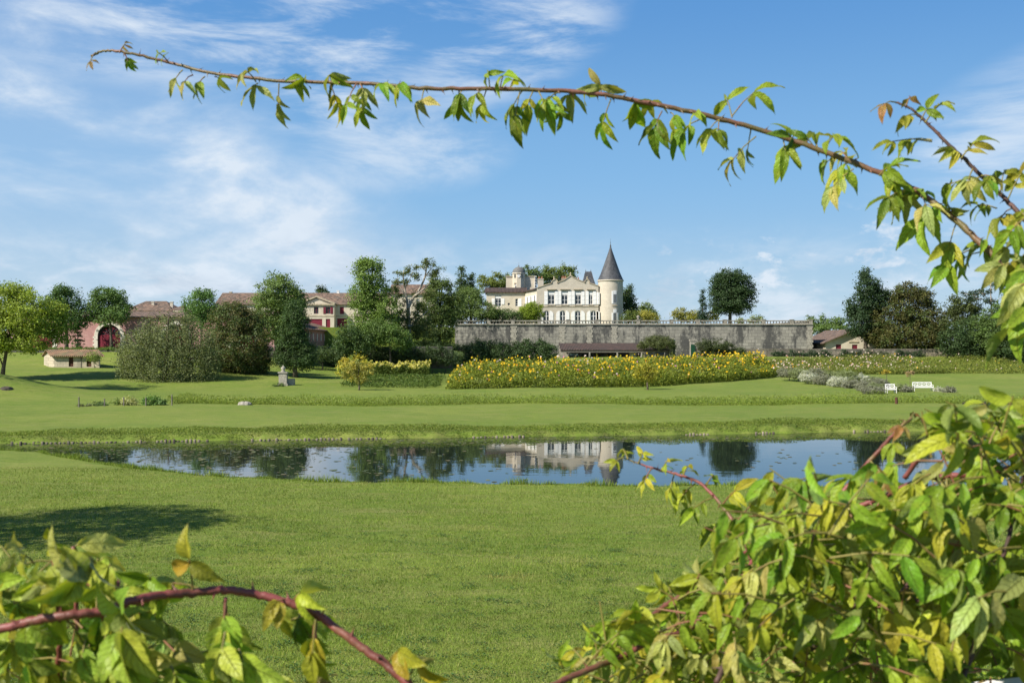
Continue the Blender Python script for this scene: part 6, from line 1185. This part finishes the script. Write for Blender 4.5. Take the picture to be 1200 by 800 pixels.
# big single sprays that stand out in the photograph
for a, e, Lp, D, c_, n in (((905, 600), (886, 612), 62, .95, LG, 3), ((955, 560), (938, 562), 46, 1.0, LG, 5), ((1010, 560), (996, 560), 46, 1.0, LG, 5), ((1090, 555), (1070, 568), 60, .92, LY, 5), ((1110, 560), (1108, 590), 64, .9, LY, 3), ((1130, 512), (1110, 506), 36, 1.05, LY, 5), ((1150, 530), (1150, 550), 46, .98, LG, 5), ((1105, 600), (1104, 606), 62, .9, LY, 3), ((1060, 600), (1044, 606), 58, .92, LY, 3), ((960, 610), (950, 640), 50, .95, LG, 5), ((915, 655), (914, 668), 48, .95, LG, 5), ((1155, 650), (1160, 664), 60, .9, LG, 5), ((1120, 726), (1108, 740), 56, .9, LY, 5), ((1020, 660), (1026, 672), 50, .95, LD, 5), ((860, 740), (862, 762), 48, .92, LP, 5), ((940, 640), (920, 640), 44, 1.0, LD, 5), ((1180, 560), (1186, 575), 56, .95, LG, 5), ((1190, 500), (1176, 508), 40, 1.05, LG, 5), ((880, 610), (870, 600), 40, 1.05, LG, 5), ((790, 735), (778, 752), 42, .95, LP, 5)):
    lv.compound(P(*a, D), P(*e, D - .01), Lp / F * D, c_, n, cr_, None, .55)
lv.build('foliage', rb, cr_)

# ---- left hand bush
lb = thing('rose_bush', 'low rose bush with large pale leaves and red cane in the lower left corner', 'rose bush', Vector((-.52, .95, 3.32)))
cr_ = MB(); cd_ = MB(); lv = Leaves(31, (.19, .26))
for pts, r0, r1, sd_ in (([(-120, 770, .80), (0, 737, .80), (40, 727, .80), (82, 720, .80), (120, 716, .81), (150, 705, .82), (180, 698, .84), (225, 694, .86), (262, 691, .87), (300, 696, .88), (345, 708, .88), (375, 722, .88), (410, 748, .87), (445, 773, .86), (480, 803, .85), (520, 850, .84), (560, 1000, .84)], .0037, .0036, 1),):
    cane_tube(cr_, pts, r0, r1, sd_ + 60, thorns=.5); cr_.build('red_cane', M['cane_red'], lb, smooth=True); cr_ = MB()
for pts in ([(60, 900, .9), (66, 800, .88), (70, 750, .86), (66, 690, .84), (62, 650, .84)], [(150, 900, .85), (143, 780, .8), (140, 720, .8), (138, 680, .8)], [(250, 900, .9), (262, 760, .88), (264, 700, .87)], [(120, 960, .95), (100, 800, .95), (90, 720, .95), (86, 640, .95)], [(368, 800, .9), (368, 760, .88), (370, 722, .88)]): cm_ = MB(); cane_tube(cm_, pts, .0028, .0017, int(pts[0][0]), thorns=.5); cm_.build('cane', M['cane_red'], lb, smooth=True)
for i in range(5):
    cm_ = MB(); rr2 = random.Random(700 + i); en = P(30 + 60 * i, 860, .9); st_ = Vector((-.52 + rr2.uniform(-.1, .1), .95 + rr2.uniform(-.08, .1), 3.28)); c3 = catmull([st_, st_.lerp(en, .5) + Vector((rr2.uniform(-.06, .06), 0, .1)), en], 8); cm_.tube(c3, [.0075 - .004 * k / (len(c3) - 1) for k in range(len(c3))], 8); cm_.build('stem', M['cane_green'], lb, smooth=True)
PL = (.38, .43, .11); PG = (.32, .40, .05)
for a, e, Lp, D, c_, n in (((90, 665), (86, 658), 62, .80, PL, 3), ((112, 660), (106, 652), 66, .80, PL, 3), ((100, 680), (92, 672), 58, .78, PG, 5), ((60, 690), (50, 680), 52, .82, PG, 5), ((70, 655), (64, 634), 26, .9, LY, 5), ((40, 660), (30, 650), 34, .86, LY, 3), ((226, 690), (222, 655), 46, .86, (.36, .30, .03), 3), ((145, 720), (143, 712), 62, .78, PG, 5), ((143, 735), (142, 742), 70, .76, PG, 5), ((143, 760), (150, 770), 66, .76, PG, 5), ((264, 705), (262, 735), 56, .84, PG, 5), ((264, 740), (260, 760), 60, .8, PG, 5), ((280, 760), (285, 775), 58, .8, PG, 5), ((335, 702), (326, 704), 40, .88, (.30, .28, .03), 3), ((345, 702), (352, 694), 48, .88, LY, 3), ((370, 725), (366, 765), 44, .86, LY, 5), ((352, 715), (350, 725), 40, .9, LD, 3), ((455, 775), (466, 762), 38, .86, (.34, .30, .03), 3), ((480, 790), (492, 775), 40, .86, (.38, .32, .02), 3), ((395, 790), (380, 792), 42, .88, (.28, .24, .08), 3), ((10, 690), (4, 682), 46, .84, LY, 3), ((20, 750), (10, 752), 44, .82, PG, 5), ((30, 770), (34, 776), 44, .82, PG, 3), ((180, 700), (176, 676), 42, .88, LG, 3), ((100, 750), (96, 770), 44, .85, PG, 5), ((60, 780), (55, 790), 40, .85, LY, 5), ((200, 780), (205, 790), 54, .8, PG, 5), ((310, 790), (318, 800), 50, .82, PG, 5)):
    lv.compound(P(*a, D), P(*e, D - .008), Lp / F * D, c_, n, cd_, (-.45, -1, .6), 1.0, rr=.0008)
    if Lp > 38 and a[0] < 400: lv.compound(P(a[0] + lv.r.uniform(-22, 22), a[1] + lv.r.uniform(-4, 26), D + .03), P(e[0] + lv.r.uniform(-22, 22), e[1] + lv.r.uniform(4, 34), D + .03), Lp * .85 / F * D, PG, 5, cd_, (-.35, -1, .55), .9, rr=.0008)
fill(lv, cd_, [(-80, 700), (0, 680), (60, 650), (110, 660), (150, 690), (190, 700), (205, 740), (225, 780), (230, 860), (-80, 860)], 75, .84, 1.1, .032, .046, [PG, LG, PL, LD], 601, hang=.9)
fill(lv, cd_, [(-80, 840), (330, 840), (300, 1800), (-150, 1800)], 60, .8, 1.1, .034, .046, [LG, LD], 602)
lv.build('foliage', lb, cd_)
# pale rail showing in the lower right corner
rl = thing('white_rail', 'white painted rail just showing in the lower right corner behind the leaves', 'rail', (.62, .95, 3.3))
b_ = MB(); a, c = P(1140, 822, .98), P(1330, 801, .98); b_.box((0, 0, 0), ((c - a).length, .05, -.06)); d = (c - a).normalized(); b_.xform(Matrix(((d.x, 0, -d.z, a.x), (0, 1, 0, a.y), (d.z, 0, d.x, a.z), (0, 0, 0, 1)))); b_.build('board', M['white'], rl)
for k in (.1, .9): b_ = MB(); p = a.lerp(c, k); b_.box((p.x - .03, p.y + .052, 3.2), (p.x + .03, p.y + .11, p.z - .02)); b_.build('post', M['white'], rl)
